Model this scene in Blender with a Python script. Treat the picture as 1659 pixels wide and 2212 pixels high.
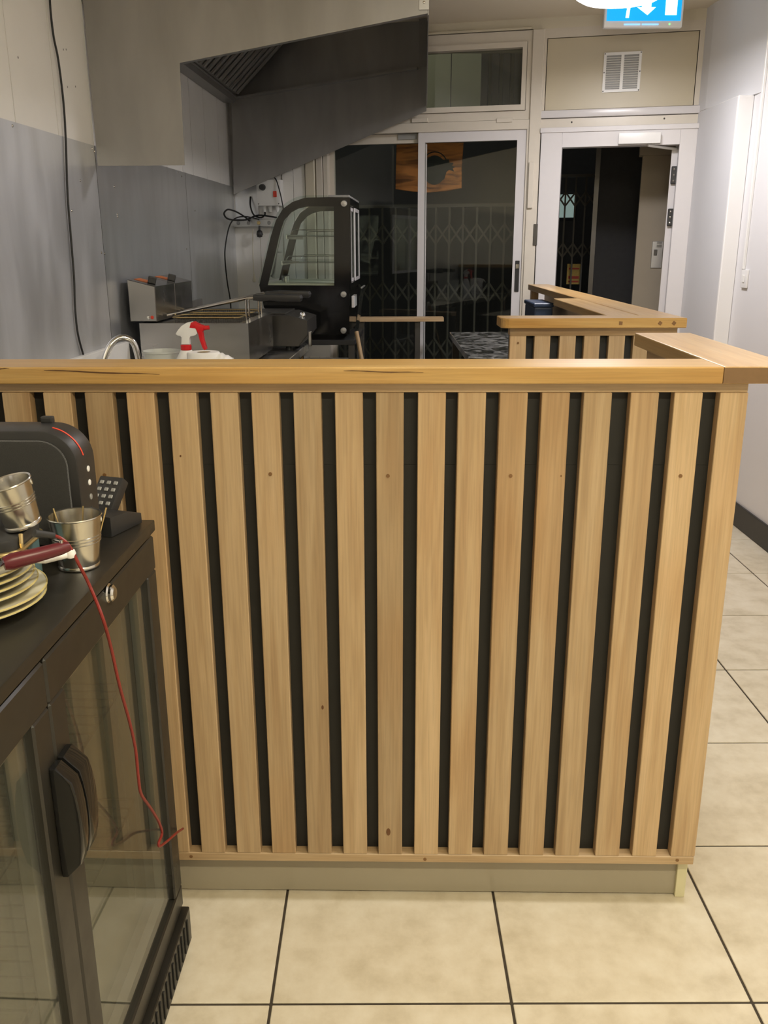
import bpy, bmesh, math, random
from mathutils import Vector, Matrix
random.seed(7)
for o in list(bpy.data.objects): bpy.data.objects.remove(o)
SC = bpy.context.scene
COL = SC.collection
PI = math.pi

# ------------------------------------------------------------------ camera
IW, IH = 1659.0, 2212.0
FPX = 1917.5724
PITCH, YAW, ROLL = 0.293552, 0.000688, -0.002836
CAM = Vector((0.2131, -1.3227, 1.3595))
_f = Vector((math.sin(YAW)*math.cos(PITCH), math.cos(YAW)*math.cos(PITCH), -math.sin(PITCH)))
_r = Vector((math.cos(YAW), -math.sin(YAW), 0)); _u = _r.cross(_f)
RT = math.cos(ROLL)*_r + math.sin(ROLL)*_u
UP = -math.sin(ROLL)*_r + math.cos(ROLL)*_u
FW = _f
cd = bpy.data.cameras.new('camera'); cam = bpy.data.objects.new('camera', cd); COL.objects.link(cam)
cd.sensor_fit = 'HORIZONTAL'; cd.sensor_width = 36.0; cd.lens = FPX*36.0/IW
cd.clip_start = 0.02; cd.clip_end = 60
cam.matrix_world = Matrix(((RT.x, UP.x, -FW.x, CAM.x), (RT.y, UP.y, -FW.y, CAM.y), (RT.z, UP.z, -FW.z, CAM.z), (0, 0, 0, 1)))
SC.camera = cam
SC.view_settings.view_transform = 'Standard'
SC.view_settings.look = 'None'
SC.view_settings.gamma = 1
SC.view_settings.use_curve_mapping = False
SC.view_settings.exposure = 0.08

# ------------------------------------------------------------------ world: a dark night sky
w = bpy.data.worlds.new('night'); SC.world = w; w.use_nodes = True
w.node_tree.nodes['Background'].inputs[0].default_value = (0.035, 0.045, 0.06, 1)
w.node_tree.nodes['Background'].inputs[1].default_value = 0.12

# ------------------------------------------------------------------ lamps (indoor ones sit in fixtures built further down)
def lamp(name, kind, loc, power, color, size=0.3, size_y=None, rot=(0, 0, 0)):
    d = bpy.data.lights.new(name, kind); d.energy = power; d.color = color
    if kind == 'AREA':
        d.size = size
        if size_y: d.shape = 'RECTANGLE'; d.size_y = size_y
        else: d.shape = 'DISK'
    else: d.shadow_soft_size = size
    o = bpy.data.objects.new(name, d); COL.objects.link(o); o.location = loc; o.rotation_euler = rot
    return o
CEIL = 2.53
COOL, WARM = (1.0, 0.965, 0.99), (1.0, 0.90, 0.64)
LMP = (1.212, 2.86)
lamp('round_lamp_light', 'AREA', (*LMP, 2.318), 21, COOL, 0.34).data.spread = math.radians(175)
lamp('round_lamp_side', 'POINT', (*LMP, 2.27), 2.2, COOL, 0.12)
lamp('batten_light', 'AREA', (0.85, -1.55, 2.44), 42, WARM, 1.2, 0.12)
lamp('kitchen_fill_light', 'AREA', (0.90, 0.08, 2.44), 17, (1.0, 0.97, 0.94), 0.3)  # added fill, out of view, brightens the left wall and kitchen steel
lamp('outside_fill_light', 'POINT', (-0.6, 5.9, 4.2), 60, (1.0, 0.98, 0.85), 0.15)  # added fill with no fixture, lifts the facade and gates outside

# ------------------------------------------------------------------ pixel -> point on a real plane
def ray(x, y): return RT*((x-IW/2)/FPX) + UP*(-(y-IH/2)/FPX) + FW
def onz(x, y, z): d = ray(x, y); return CAM + d*((z-CAM.z)/d.z)
def ony(x, y, Y): d = ray(x, y); return CAM + d*((Y-CAM.y)/d.y)
def onx(x, y, X): d = ray(x, y); return CAM + d*((X-CAM.x)/d.x)
def onplane(x, y, P, ang):
    n = Vector((-math.sin(ang), math.cos(ang), 0)); d = ray(x, y)
    return CAM + d*(((Vector((P[0], P[1], 0))-CAM).dot(n))/d.dot(n))
class Frame:
    def __init__(s, o, ang):
        s.o = Vector((o[0], o[1], 0)); s.a = ang
        s.ex = Vector((math.cos(ang), math.sin(ang), 0)); s.ey = Vector((-math.sin(ang), math.cos(ang), 0))
    def l(s, P): v = P - s.o; return Vector((v.dot(s.ex), v.dot(s.ey), P.z))
    def w(s, x, y, z=0): return s.o + s.ex*x + s.ey*y + Vector((0, 0, z))
    def aty(s, px, py, ly): return s.l(onplane(px, py, s.w(0, ly), s.a))
    def atx(s, px, py, lx): return s.l(onplane(px, py, s.w(lx, 0), s.a+PI/2))
    def atz(s, px, py, z): return s.l(onz(px, py, z))
A_K = -0.0178695; K = Frame((0, 0.2678), A_K)                 # counter
BW = Frame((1.0417, 4.0715), math.radians(-13.5))             # shop front
WL = Frame((-0.7071, 4.4914), math.radians(-2.6))             # left wall
FR = Frame((-0.186, 0.157), math.radians(-1.6))               # fridge

# ------------------------------------------------------------------ materials
MATS = {}
def nodes(name):
    m = bpy.data.materials.new(name); m.use_nodes = True; MATS[name] = m
    nt = m.node_tree; b = nt.nodes['Principled BSDF']
    return m, nt, b
def setp(b, **k):
    for n, v in k.items():
        n = n.replace('_', ' ')
        if n in b.inputs: b.inputs[n].default_value = v
def plain(name, col, rough=0.5, metal=0.0, noise=0.06, scale=30, bump=0.0, **k):
    m, nt, b = nodes(name); N = nt.nodes; L = nt.links
    setp(b, Roughness=rough, Metallic=metal, **k)
    tc = N.new('ShaderNodeTexCoord'); nz = N.new('ShaderNodeTexNoise'); nz.inputs['Scale'].default_value = scale; nz.inputs['Detail'].default_value = 5
    L.new(tc.outputs['Object'], nz.inputs['Vector'])
    mx = N.new('ShaderNodeMix'); mx.data_type = 'RGBA'
    mx.inputs[6].default_value = (*[c*(1-noise) for c in col], 1); mx.inputs[7].default_value = (*[min(1, c*(1+noise)) for c in col], 1)
    L.new(nz.outputs['Fac'], mx.inputs[0]); L.new(mx.outputs[2], b.inputs['Base Color'])
    if bump:
        bp = N.new('ShaderNodeBump'); bp.inputs['Strength'].default_value = bump; bp.inputs['Distance'].default_value = 0.002
        L.new(nz.outputs['Fac'], bp.inputs['Height']); L.new(bp.outputs[0], b.inputs['Normal'])
    return m
def wood(name, axis, c0, c1, c2, rough=0.42, var=0.2):
    m, nt, b = nodes(name); N = nt.nodes; L = nt.links
    tc = N.new('ShaderNodeTexCoord'); oi = N.new('ShaderNodeObjectInfo')
    ml = N.new('ShaderNodeVectorMath'); ml.operation = 'SCALE'; ml.inputs[0].default_value = (13.1, 7.7, 9.3)
    L.new(oi.outputs['Random'], ml.inputs['Scale'])
    ad = N.new('ShaderNodeVectorMath'); L.new(tc.outputs['Object'], ad.inputs[0]); L.new(ml.outputs[0], ad.inputs[1])
    mp = N.new('ShaderNodeMapping'); sc = [30, 30, 30]; sc[axis] = 1.3; mp.inputs['Scale'].default_value = sc; L.new(ad.outputs[0], mp.inputs[0])
    n1 = N.new('ShaderNodeTexNoise'); n1.inputs['Scale'].default_value = 1.0; n1.inputs['Detail'].default_value = 3; n1.inputs['Distortion'].default_value = 1.2; L.new(mp.outputs[0], n1.inputs['Vector'])
    mp2 = N.new('ShaderNodeMapping'); sc = [300, 300, 300]; sc[axis] = 9; mp2.inputs['Scale'].default_value = sc; L.new(ad.outputs[0], mp2.inputs[0])
    n2 = N.new('ShaderNodeTexNoise'); n2.inputs['Scale'].default_value = 1.0; n2.inputs['Detail'].default_value = 2; L.new(mp2.outputs[0], n2.inputs['Vector'])
    mp3 = N.new('ShaderNodeMapping'); sc = [7, 7, 7]; sc[axis] = 2.2; mp3.inputs['Scale'].default_value = sc; L.new(ad.outputs[0], mp3.inputs[0])
    n3 = N.new('ShaderNodeTexNoise'); n3.inputs['Scale'].default_value = 1.0; n3.inputs['Detail'].default_value = 2; L.new(mp3.outputs[0], n3.inputs['Vector'])
    cr = N.new('ShaderNodeValToRGB'); e = cr.color_ramp.elements; e[0].position = 0.3; e[0].color = (*c0, 1); e[1].position = 0.72; e[1].color = (*c2, 1)
    k = e.new(0.5); k.color = (*c1, 1)
    L.new(n1.outputs['Fac'], cr.inputs[0])
    # fine pores
    m2 = N.new('ShaderNodeMix'); m2.data_type = 'RGBA'; m2.blend_type = 'MULTIPLY'; m2.inputs[0].default_value = 0.30
    r2 = N.new('ShaderNodeMapRange'); r2.inputs[1].default_value = 0.35; r2.inputs[2].default_value = 0.6; r2.inputs[3].default_value = 0.6; r2.inputs[4].default_value = 1.0
    L.new(n2.outputs['Fac'], r2.inputs[0]); L.new(cr.outputs[0], m2.inputs[6]); L.new(r2.outputs[0], m2.inputs[7])
    # broad warm blotches
    m4 = N.new('ShaderNodeMix'); m4.data_type = 'RGBA'; m4.blend_type = 'MULTIPLY'; m4.inputs[7].default_value = (0.88, 0.74, 0.58, 1)
    r4 = N.new('ShaderNodeMapRange'); r4.inputs[1].default_value = 0.5; r4.inputs[2].default_value = 0.8; r4.inputs[3].default_value = 0; r4.inputs[4].default_value = 0.75
    L.new(n3.outputs['Fac'], r4.inputs[0]); L.new(r4.outputs[0], m4.inputs[0]); L.new(m2.outputs[2], m4.inputs[6])
    # each piece its own tone
    hv = N.new('ShaderNodeHueSaturation'); rr = N.new('ShaderNodeMapRange'); rr.inputs[3].default_value = 1-var; rr.inputs[4].default_value = 1+var*0.75
    L.new(oi.outputs['Random'], rr.inputs[0]); L.new(rr.outputs[0], hv.inputs['Value']); L.new(m4.outputs[2], hv.inputs['Color'])
    L.new(hv.outputs[0], b.inputs['Base Color'])
    setp(b, Roughness=rough)
    bp = N.new('ShaderNodeBump'); bp.inputs['Strength'].default_value = 0.12; bp.inputs['Distance'].default_value = 0.001
    L.new(n2.outputs['Fac'], bp.inputs['Height']); L.new(bp.outputs[0], b.inputs['Normal'])
    return m
def steel(name, col, rough, streak=0.5, lo=0.75, hi=1.2, axis=2, metal=1.0, bumpd=0.006):
    m, nt, b = nodes(name); N = nt.nodes; L = nt.links
    tc = N.new('ShaderNodeTexCoord'); mp = N.new('ShaderNodeMapping'); sc = [8, 8, 8]; sc[axis] = 2.2; mp.inputs['Scale'].default_value = sc
    L.new(tc.outputs['Object'], mp.inputs[0])
    n1 = N.new('ShaderNodeTexNoise'); n1.inputs['Scale'].default_value = 1.1; n1.inputs['Detail'].default_value = 4; n1.inputs['Roughness'].default_value = 0.5; n1.inputs['Distortion'].default_value = 0.3; L.new(mp.outputs[0], n1.inputs['Vector'])
    r = N.new('ShaderNodeMapRange'); r.inputs[1].default_value = 0.32; r.inputs[2].default_value = 0.7; r.inputs[3].default_value = lo; r.inputs[4].default_value = hi
    L.new(n1.outputs['Fac'], r.inputs[0])
    v = N.new('ShaderNodeMix'); v.data_type = 'RGBA'; v.blend_type = 'MULTIPLY'; v.inputs[0].default_value = 1; v.inputs[6].default_value = (*col, 1)
    L.new(r.outputs[0], v.inputs[7]); L.new(v.outputs[2], b.inputs['Base Color'])
    rr = N.new('ShaderNodeMapRange'); rr.inputs[1].default_value = 0.3; rr.inputs[2].default_value = 0.75; rr.inputs[3].default_value = max(0.05, rough-0.1*streak*2); rr.inputs[4].default_value = rough+0.1*streak*2
    L.new(n1.outputs['Fac'], rr.inputs[0]); L.new(rr.outputs[0], b.inputs['Roughness'])
    setp(b, Metallic=metal)
    n2 = N.new('ShaderNodeTexNoise'); n2.inputs['Scale'].default_value = 2.2; L.new(tc.outputs['Object'], n2.inputs['Vector'])
    bp = N.new('ShaderNodeBump'); bp.inputs['Strength'].default_value = 0.25; bp.inputs['Distance'].default_value = bumpd
    L.new(n2.outputs['Fac'], bp.inputs['Height']); L.new(bp.outputs[0], b.inputs['Normal'])
    return m
def glass(name, tint=(1, 1, 1), ior=1.5, haze=0.0):
    m, nt, b = nodes(name); N = nt.nodes; L = nt.links
    out = N['Material Output']; N.remove(b)
    t = N.new('ShaderNodeBsdfTransparent'); t.inputs[0].default_value = (*tint, 1)
    g = N.new('ShaderNodeBsdfGlossy'); g.inputs['Roughness'].default_value = 0.02
    ge = N.new('ShaderNodeNewGeometry'); dt = N.new('ShaderNodeVectorMath'); dt.operation = 'DOT_PRODUCT'
    L.new(ge.outputs['Incoming'], dt.inputs[0]); L.new(ge.outputs['Normal'], dt.inputs[1])
    def mth(op, a, b):
        q = N.new('ShaderNodeMath'); q.operation = op
        for i, v in enumerate((a, b)):
            if isinstance(v, (int, float)): q.inputs[i].default_value = v
            else: L.new(v, q.inputs[i])
        return q.outputs[0]
    f0 = ((ior-1)/(ior+1))**2
    c_ = mth('ABSOLUTE', dt.outputs['Value'], 0); fz = mth('ADD', mth('MULTIPLY', mth('POWER', mth('SUBTRACT', 1.0, c_), 5.0), 1-f0), f0)
    mx = N.new('ShaderNodeMixShader'); L.new(fz, mx.inputs[0]); L.new(t.outputs[0], mx.inputs[1]); L.new(g.outputs[0], mx.inputs[2])
    last = mx
    if haze:
        d = N.new('ShaderNodeBsdfDiffuse'); d.inputs[0].default_value = (0.6, 0.6, 0.55, 1)
        m2 = N.new('ShaderNodeMixShader'); m2.inputs[0].default_value = haze; L.new(mx.outputs[0], m2.inputs[1]); L.new(d.outputs[0], m2.inputs[2]); last = m2
    L.new(last.outputs[0], out.inputs[0])
    return m
def emit(name, col, s):
    m, nt, b = nodes(name); setp(b, Base_Color=(*col, 1), Emission_Color=(*col, 1), Emission_Strength=s, Roughness=0.4); return m

slat_c = ((0.44, 0.295, 0.16), (0.51, 0.36, 0.205), (0.57, 0.415, 0.25))
wood('wood_z', 2, *slat_c); wood('wood_x', 0, *slat_c, var=0.1); wood('wood_y', 1, *slat_c, var=0.1)
wood('cap_x', 0, (0.47, 0.275, 0.085), (0.55, 0.34, 0.115), (0.61, 0.40, 0.155), rough=0.3, var=0.04)
wood('cap_y', 1, (0.45, 0.27, 0.10), (0.53, 0.34, 0.145), (0.58, 0.40, 0.19), rough=0.3, var=0.06)
plain('end_grain', (0.20, 0.115, 0.05), 0.5, noise=0.12, scale=60)
plain('dowel', (0.20, 0.10, 0.035), 0.5)
plain('streak', (0.10, 0.045, 0.015), 0.5)
plain('knot', (0.14, 0.06, 0.02), 0.5)
plain('backing', (0.012, 0.012, 0.011), 0.6, noise=0.2)
plain('kick', (0.36, 0.32, 0.24), 0.22, noise=0.05, scale=6)
plain('post_cream', (0.68, 0.64, 0.42), 0.4)
steel('steel_wall', (0.68, 0.69, 0.715), 0.42, 0.25, 0.9, 1.08, metal=0.8)
steel('steel_wall_shiny', (0.70, 0.72, 0.755), 0.31, 0.12, 0.92, 1.06, metal=0.82, bumpd=0.004)
steel('steel_hood', (0.36, 0.355, 0.35), 0.46, 0.3, 0.9, 1.1, metal=0.85)
steel('steel_bench', (0.5, 0.49, 0.47), 0.3, 0.4, 0.85, 1.1, axis=0)
steel('steel_fryer', (0.50, 0.49, 0.48), 0.24, 0.3, 0.88, 1.08, axis=0, bumpd=0.0008)
plain('dark_steel', (0.13, 0.125, 0.12), 0.35, 0.8)
plain('chrome', (0.75, 0.74, 0.72), 0.14, 1.0, noise=0.02)
plain('galvanised', (0.62, 0.60, 0.55), 0.22, 1.0, noise=0.12, scale=60)
plain('aluminium', (0.5, 0.5, 0.5), 0.4, 0.9)
plain('white_board', (0.86, 0.84, 0.81), 0.35, noise=0.03, scale=8)
plain('cream_paint', (0.62, 0.57, 0.45), 0.35, noise=0.04, scale=5)
plain('cream_panel', (0.54, 0.48, 0.35), 0.38, noise=0.05, scale=4)
plain('white_frame', (0.68, 0.66, 0.67), 0.25, noise=0.02)
plain('cream_frame', (0.66, 0.61, 0.53), 0.25, noise=0.03)
plain('wall_paint', (0.74, 0.73, 0.74), 0.6, noise=0.025, scale=3)
plain('pilaster_paint', (0.70, 0.70, 0.72), 0.6, noise=0.03, scale=3)
plain('white_paint', (0.84, 0.83, 0.82), 0.5, noise=0.02, scale=6)
plain('ceiling_paint', (0.74, 0.67, 0.54), 0.6, noise=0.03, scale=3)
plain('skirting', (0.022, 0.020, 0.018), 0.45, noise=0.15)
plain('grout', (0.05, 0.038, 0.025), 0.9, noise=0.3)
plain('dark_wall', (0.03, 0.03, 0.032), 0.8, noise=0.2)
plain('outside_wall', (0.44, 0.43, 0.34), 0.85, noise=0.25, scale=3)
plain('outside_beige', (0.36, 0.31, 0.24), 0.7, noise=0.1, scale=4)
plain('pavement', (0.06, 0.06, 0.06), 0.9, noise=0.3)
plain('gate_metal', (0.085, 0.08, 0.07), 0.5, 0.4)
plain('black_plastic', (0.026, 0.026, 0.027), 0.42, noise=0.1)
plain('black_gloss', (0.010, 0.010, 0.010), 0.10, noise=0.1)
plain('black_fabric', (0.020, 0.020, 0.019), 0.95, noise=0.35, scale=900, bump=0.6, Sheen_Weight=0.5)
plain('rubber', (0.012, 0.012, 0.012), 0.6)
plain('red_plastic', (0.62, 0.015, 0.02), 0.3)
plain('red_line', (0.75, 0.06, 0.03), 0.4)
plain('maroon', (0.10, 0.008, 0.014), 0.35)
plain('red_cable', (0.22, 0.020, 0.014), 0.4)
plain('white_plastic', (0.82, 0.815, 0.80), 0.35, noise=0.02)
plain('offwhite_plastic', (0.75, 0.71, 0.58), 0.4, noise=0.02)
plain('tub_plastic', (0.80, 0.82, 0.78), 0.35, noise=0.02, Transmission_Weight=0.35)
plain('paper', (0.86, 0.85, 0.83), 0.8, noise=0.02)
plain('china', (0.74, 0.70, 0.55), 0.18, noise=0.03)
plain('china_rim', (0.62, 0.52, 0.22), 0.2)
plain('gold', (0.62, 0.48, 0.24), 0.3, 0.9, noise=0.2, scale=80)
plain('teal', (0.10, 0.17, 0.18), 0.5)
plain('blue_plastic', (0.035, 0.055, 0.10), 0.4)
plain('orange_label', (0.85, 0.20, 0.05), 0.5, noise=0.5, scale=120)
plain('poster_yellow', (0.6, 0.42, 0.10), 0.6, noise=0.3, scale=60)
plain('poster_red', (0.45, 0.05, 0.03), 0.6)
plain('grey_plastic', (0.30, 0.30, 0.29), 0.4)
plain('fridge_inner', (0.30, 0.29, 0.25), 0.5)
plain('motif', (0.006, 0.012, 0.012), 0.6)
glass('pane_glass', (0.92, 0.95, 0.93), 1.5)
glass('fridge_glass', (0.85, 0.86, 0.82), 1.5, 0.02)
glass('case_glass', (0.90, 0.94, 0.92), 1.45, 0.015)
glass('transom_glass', (0.8, 0.82, 0.75), 1.5, 0.05)
emit('lamp_diffuser', (1.0, 0.97, 0.95), 4)
emit('batten_diffuser', (1.0, 0.86, 0.6), 8)
emit('sign_blue', (0.0, 0.33, 0.74), 0.95)
emit('sign_white', (0.75, 0.95, 1.0), 1.4)
emit('sign_bar', (0.25, 0.55, 1.0), 1.0)
emit('led_green', (0.2, 1.0, 0.25), 1.5)
emit('lit_window', (0.55, 0.75, 0.70), 0.25)
def banner_mat():
    m, nt, b = nodes('banner'); N = nt.nodes; L = nt.links
    tc = N.new('ShaderNodeTexCoord'); mp = N.new('ShaderNodeMapping'); mp.inputs['Scale'].default_value = (3, 3, 16); L.new(tc.outputs['Object'], mp.inputs[0])
    nz = N.new('ShaderNodeTexNoise'); nz.inputs['Scale'].default_value = 1.6; nz.inputs['Detail'].default_value = 4; nz.inputs['Distortion'].default_value = 1; L.new(mp.outputs[0], nz.inputs['Vector'])
    cr = N.new('ShaderNodeValToRGB'); e = cr.color_ramp.elements; e[0].position = 0.32; e[0].color = (0.16, 0.05, 0.012, 1); e[1].position = 0.55; e[1].color = (0.62, 0.22, 0.05, 1)
    L.new(nz.outputs['Fac'], cr.inputs[0]); L.new(cr.outputs[0], b.inputs['Base Color']); setp(b, Roughness=0.6)
banner_mat()
def marble_dark():
    m, nt, b = nodes('dark_marble'); N = nt.nodes; L = nt.links
    tc = N.new('ShaderNodeTexCoord'); mp = N.new('ShaderNodeMapping'); mp.inputs['Scale'].default_value = (5, 3, 3); L.new(tc.outputs['Object'], mp.inputs[0])
    nz = N.new('ShaderNodeTexNoise'); nz.inputs['Scale'].default_value = 3; nz.inputs['Detail'].default_value = 6; nz.inputs['Distortion'].default_value = 1.5; L.new(mp.outputs[0], nz.inputs['Vector'])
    cr = N.new('ShaderNodeValToRGB'); e = cr.color_ramp.elements; e[0].position = 0.45; e[0].color = (0.006, 0.007, 0.008, 1); e[1].position = 0.68; e[1].color = (0.30, 0.30, 0.29, 1)
    L.new(nz.outputs['Fac'], cr.inputs[0]); L.new(cr.outputs[0], b.inputs['Base Color']); setp(b, Roughness=0.16)
marble_dark()
def fridge_top():
    m, nt, b = nodes('fridge_black'); N = nt.nodes; L = nt.links
    tc = N.new('ShaderNodeTexCoord'); nz = N.new('ShaderNodeTexNoise'); nz.inputs['Scale'].default_value = 7; nz.inputs['Detail'].default_value = 6; L.new(tc.outputs['Object'], nz.inputs['Vector'])
    r = N.new('ShaderNodeMapRange'); r.inputs[1].default_value = 0.3; r.inputs[2].default_value = 0.7; r.inputs[3].default_value = 0.26; r.inputs[4].default_value = 0.5
    L.new(nz.outputs['Fac'], r.inputs[0]); L.new(r.outputs[0], b.inputs['Roughness'])
    cr = N.new('ShaderNodeValToRGB'); cr.color_ramp.elements[0].color = (0.010, 0.009, 0.007, 1); cr.color_ramp.elements[1].color = (0.030, 0.027, 0.022, 1)
    L.new(nz.outputs['Fac'], cr.inputs[0]); L.new(cr.outputs[0], b.inputs['Base Color'])
fridge_top()
def tile_mat():
    m, nt, b = nodes('tile'); N = nt.nodes; L = nt.links
    tc = N.new('ShaderNodeTexCoord'); oi = N.new('ShaderNodeObjectInfo')
    ml = N.new('ShaderNodeVectorMath'); ml.operation = 'SCALE'; ml.inputs[0].default_value = (31, 17, 5); L.new(oi.outputs['Random'], ml.inputs['Scale'])
    ad = N.new('ShaderNodeVectorMath'); L.new(tc.outputs['Object'], ad.inputs[0]); L.new(ml.outputs[0], ad.inputs[1])
    n1 = N.new('ShaderNodeTexNoise'); n1.inputs['Scale'].default_value = 13; n1.inputs['Detail'].default_value = 8; n1.inputs['Roughness'].default_value = 0.62; L.new(ad.outputs[0], n1.inputs['Vector'])
    cr = N.new('ShaderNodeValToRGB'); e = cr.color_ramp.elements; e[0].position = 0.3; e[0].color = (0.56, 0.49, 0.36, 1); e[1].position = 0.7; e[1].color = (0.74, 0.68, 0.55, 1)
    k = e.new(0.5); k.color = (0.67, 0.60, 0.465, 1)
    L.new(n1.outputs['Fac'], cr.inputs[0]); L.new(cr.outputs[0], b.inputs['Base Color']); setp(b, Roughness=0.34)
    bp = N.new('ShaderNodeBump'); bp.inputs['Strength'].default_value = 0.06; bp.inputs['Distance'].default_value = 0.002; L.new(n1.outputs['Fac'], bp.inputs['Height']); L.new(bp.outputs[0], b.inputs['Normal'])
tile_mat()

# ------------------------------------------------------------------ mesh helpers
class MB:
    def __init__(s): s.b = bmesh.new()
    def box(s, x0, x1, y0, y1, z0, z1, bev=0.0, seg=1):
        x0, x1 = min(x0, x1), max(x0, x1); y0, y1 = min(y0, y1), max(y0, y1); z0, z1 = min(z0, z1), max(z0, z1)
        v = [s.b.verts.new((x, y, z)) for z in (z0, z1) for y in (y0, y1) for x in (x0, x1)]
        fs = [s.b.faces.new([v[i] for i in f]) for f in ((0, 2, 3, 1), (4, 5, 7, 6), (0, 1, 5, 4), (2, 6, 7, 3), (0, 4, 6, 2), (1, 3, 7, 5))]
        if bev:
            es = list({e for f in fs for e in f.edges}); bmesh.ops.bevel(s.b, geom=es, offset=bev, segments=seg, profile=0.6, affect='EDGES')
        return s
    def prism(s, poly, axis, a0, a1, bev=0.0, seg=2, hole=None):
        def P(p, a):
            return {0: (a, p[0], p[1]), 1: (p[0], a, p[1]), 2: (p[0], p[1], a)}[axis]
        if hole is None:
            v0 = [s.b.verts.new(P(p, a0)) for p in poly]; v1 = [s.b.verts.new(P(p, a1)) for p in poly]; n = len(poly)
            f0 = s.b.faces.new(v0); f1 = s.b.faces.new(v1[::-1]); sd = [s.b.faces.new((v0[i], v1[i], v1[(i+1) % n], v0[(i+1) % n])) for i in range(n)]
            bmesh.ops.recalc_face_normals(s.b, faces=[f0, f1]+sd)
            if bev: bmesh.ops.bevel(s.b, geom=list({e for f in (f0, f1) for e in f.edges}), offset=bev, segments=seg, profile=0.6, affect='EDGES')
        else:
            caps = []
            for a in (a0, a1):
                es = []; loops = []
                for lp in (poly, hole):
                    vs = [s.b.verts.new(P(p, a)) for p in lp]; loops.append(vs)
                    es += [s.b.edges.new((vs[i], vs[(i+1) % len(vs)])) for i in range(len(vs))]
                bmesh.ops.triangle_fill(s.b, edges=es, use_beauty=True); caps.append(loops)
            for k in (0, 1):
                A, Bq = caps[0][k], caps[1][k]; n = len(A)
                for i in range(n): s.b.faces.new((A[i], Bq[i], Bq[(i+1) % n], A[(i+1) % n]))
            bmesh.ops.recalc_face_normals(s.b, faces=s.b.faces)
        return s
    def tube(s, pts, r, seg=8, closed=False, caps=True):
        pts = [Vector(p) for p in pts]; n = len(pts); rings = []
        rad = r if isinstance(r, (list, tuple)) else [r]*n
        prev = None
        for i, p in enumerate(pts):
            if closed: t = pts[(i+1) % n]-pts[i-1]
            else: t = pts[min(i+1, n-1)]-pts[max(i-1, 0)]
            t.normalize()
            if prev is None:
                a = Vector((0, 0, 1)) if abs(t.z) < 0.9 else Vector((1, 0, 0)); u = t.cross(a).normalized()
            else: u = (prev - t*prev.dot(t)).normalized()
            prev = u; v = t.cross(u)
            rings.append([s.b.verts.new(p + (u*math.cos(2*PI*k/seg)+v*math.sin(2*PI*k/seg))*rad[i]) for k in range(seg)])
        for i in range(n if closed else n-1):
            A, Bq = rings[i], rings[(i+1) % n]
            for k in range(seg): s.b.faces.new((A[k], A[(k+1) % seg], Bq[(k+1) % seg], Bq[k]))
        if caps and not closed: s.b.faces.new(rings[0][::-1]); s.b.faces.new(rings[-1])
        return s
    def lathe(s, prof, seg=24, c=(0, 0, 0), axis=2, cap=True):
        c = Vector(c); rings = []
        for r, z in prof:
            R = []
            for k in range(seg):
                a = 2*PI*k/seg; x, y = r*math.cos(a), r*math.sin(a)
                R.append(s.b.verts.new(c + Vector({2: (x, y, z), 1: (x, z, y), 0: (z, x, y)}[axis])))
            rings.append(R)
        for i in range(len(rings)-1):
            for k in range(seg): s.b.faces.new((rings[i][k], rings[i][(k+1) % seg], rings[i+1][(k+1) % seg], rings[i+1][k]))
        if cap:
            if prof[0][0] > 1e-6: s.b.faces.new(rings[0][::-1])
            if prof[-1][0] > 1e-6: s.b.faces.new(rings[-1])
        bmesh.ops.recalc_face_normals(s.b, faces=s.b.faces)
        return s
    def xf(s, M): bmesh.ops.transform(s.b, matrix=M, verts=s.b.verts); return s
    def build(s, name, mat, parent=None, loc=(0, 0, 0), smooth=False, center=False):
        me = bpy.data.meshes.new(name); bmesh.ops.recalc_face_normals(s.b, faces=s.b.faces)
        if center:
            vs = [v.co for v in s.b.verts]; c = Vector([(min(v[i] for v in vs)+max(v[i] for v in vs))/2 for i in range(3)])
            bmesh.ops.translate(s.b, verts=s.b.verts, vec=-c); loc = Vector(loc)+c
        s.b.to_mesh(me); s.b.free(); me.materials.append(MATS[mat])
        if smooth:
            for p in me.polygons: p.use_smooth = True
            try: me.set_sharp_from_angle(angle=math.radians(40))
            except Exception: pass
        o = bpy.data.objects.new(name, me); COL.objects.link(o); o.location = loc
        if parent: o.parent = parent
        return o
def place(me_obj, parent, loc, rot=None):
    c = me_obj.copy(); COL.objects.link(c); c.location = loc; c.parent = parent
    if rot: c.rotation_euler = rot
    return c
def tag(o, label, cat, group=None):
    o['label'] = label; o['category'] = cat
    if group: o['group'] = group
    return o
def thing(name, label, cat, loc=(0, 0, 0), rotz=0, group=None, rot=None):
    o = bpy.data.objects.new(name, None); COL.objects.link(o); o.location = loc; o.rotation_euler = rot or (0, 0, rotz); o.empty_display_size = 0.1
    return tag(o, label, cat, group)
def struct(o, label=None):
    o['kind'] = 'structure'
    if label: o['label'] = label
    return o
def sempty(name, fr, label=None):
    o = bpy.data.objects.new(name, None); COL.objects.link(o); o.location = fr.o; o.rotation_euler = (0, 0, fr.a); return struct(o, label)
def fthing(name, label, cat, fr, x, y, z, group=None, rz=0):
    return thing(name, label, cat, fr.w(x, y, z), fr.a+rz, group)
def arc(cx, cy, r, a0, a1, n): return [(cx+r*math.cos(math.radians(a0+(a1-a0)*i/n)), cy+r*math.sin(math.radians(a0+(a1-a0)*i/n))) for i in range(n+1)]
def smooth_path(pts, n=6):
    P = [Vector(p) for p in pts]; out = []
    for i in range(len(P)-1):
        p0 = P[max(i-1, 0)]; p1 = P[i]; p2 = P[i+1]; p3 = P[min(i+2, len(P)-1)]
        for k in range(n):
            t = k/n
            out.append(0.5*((2*p1)+(p2-p0)*t+(2*p0-5*p1+4*p2-p3)*t*t+(3*p1-p0-3*p2+p3)*t**3))
    out.append(P[-1]); return out

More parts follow.
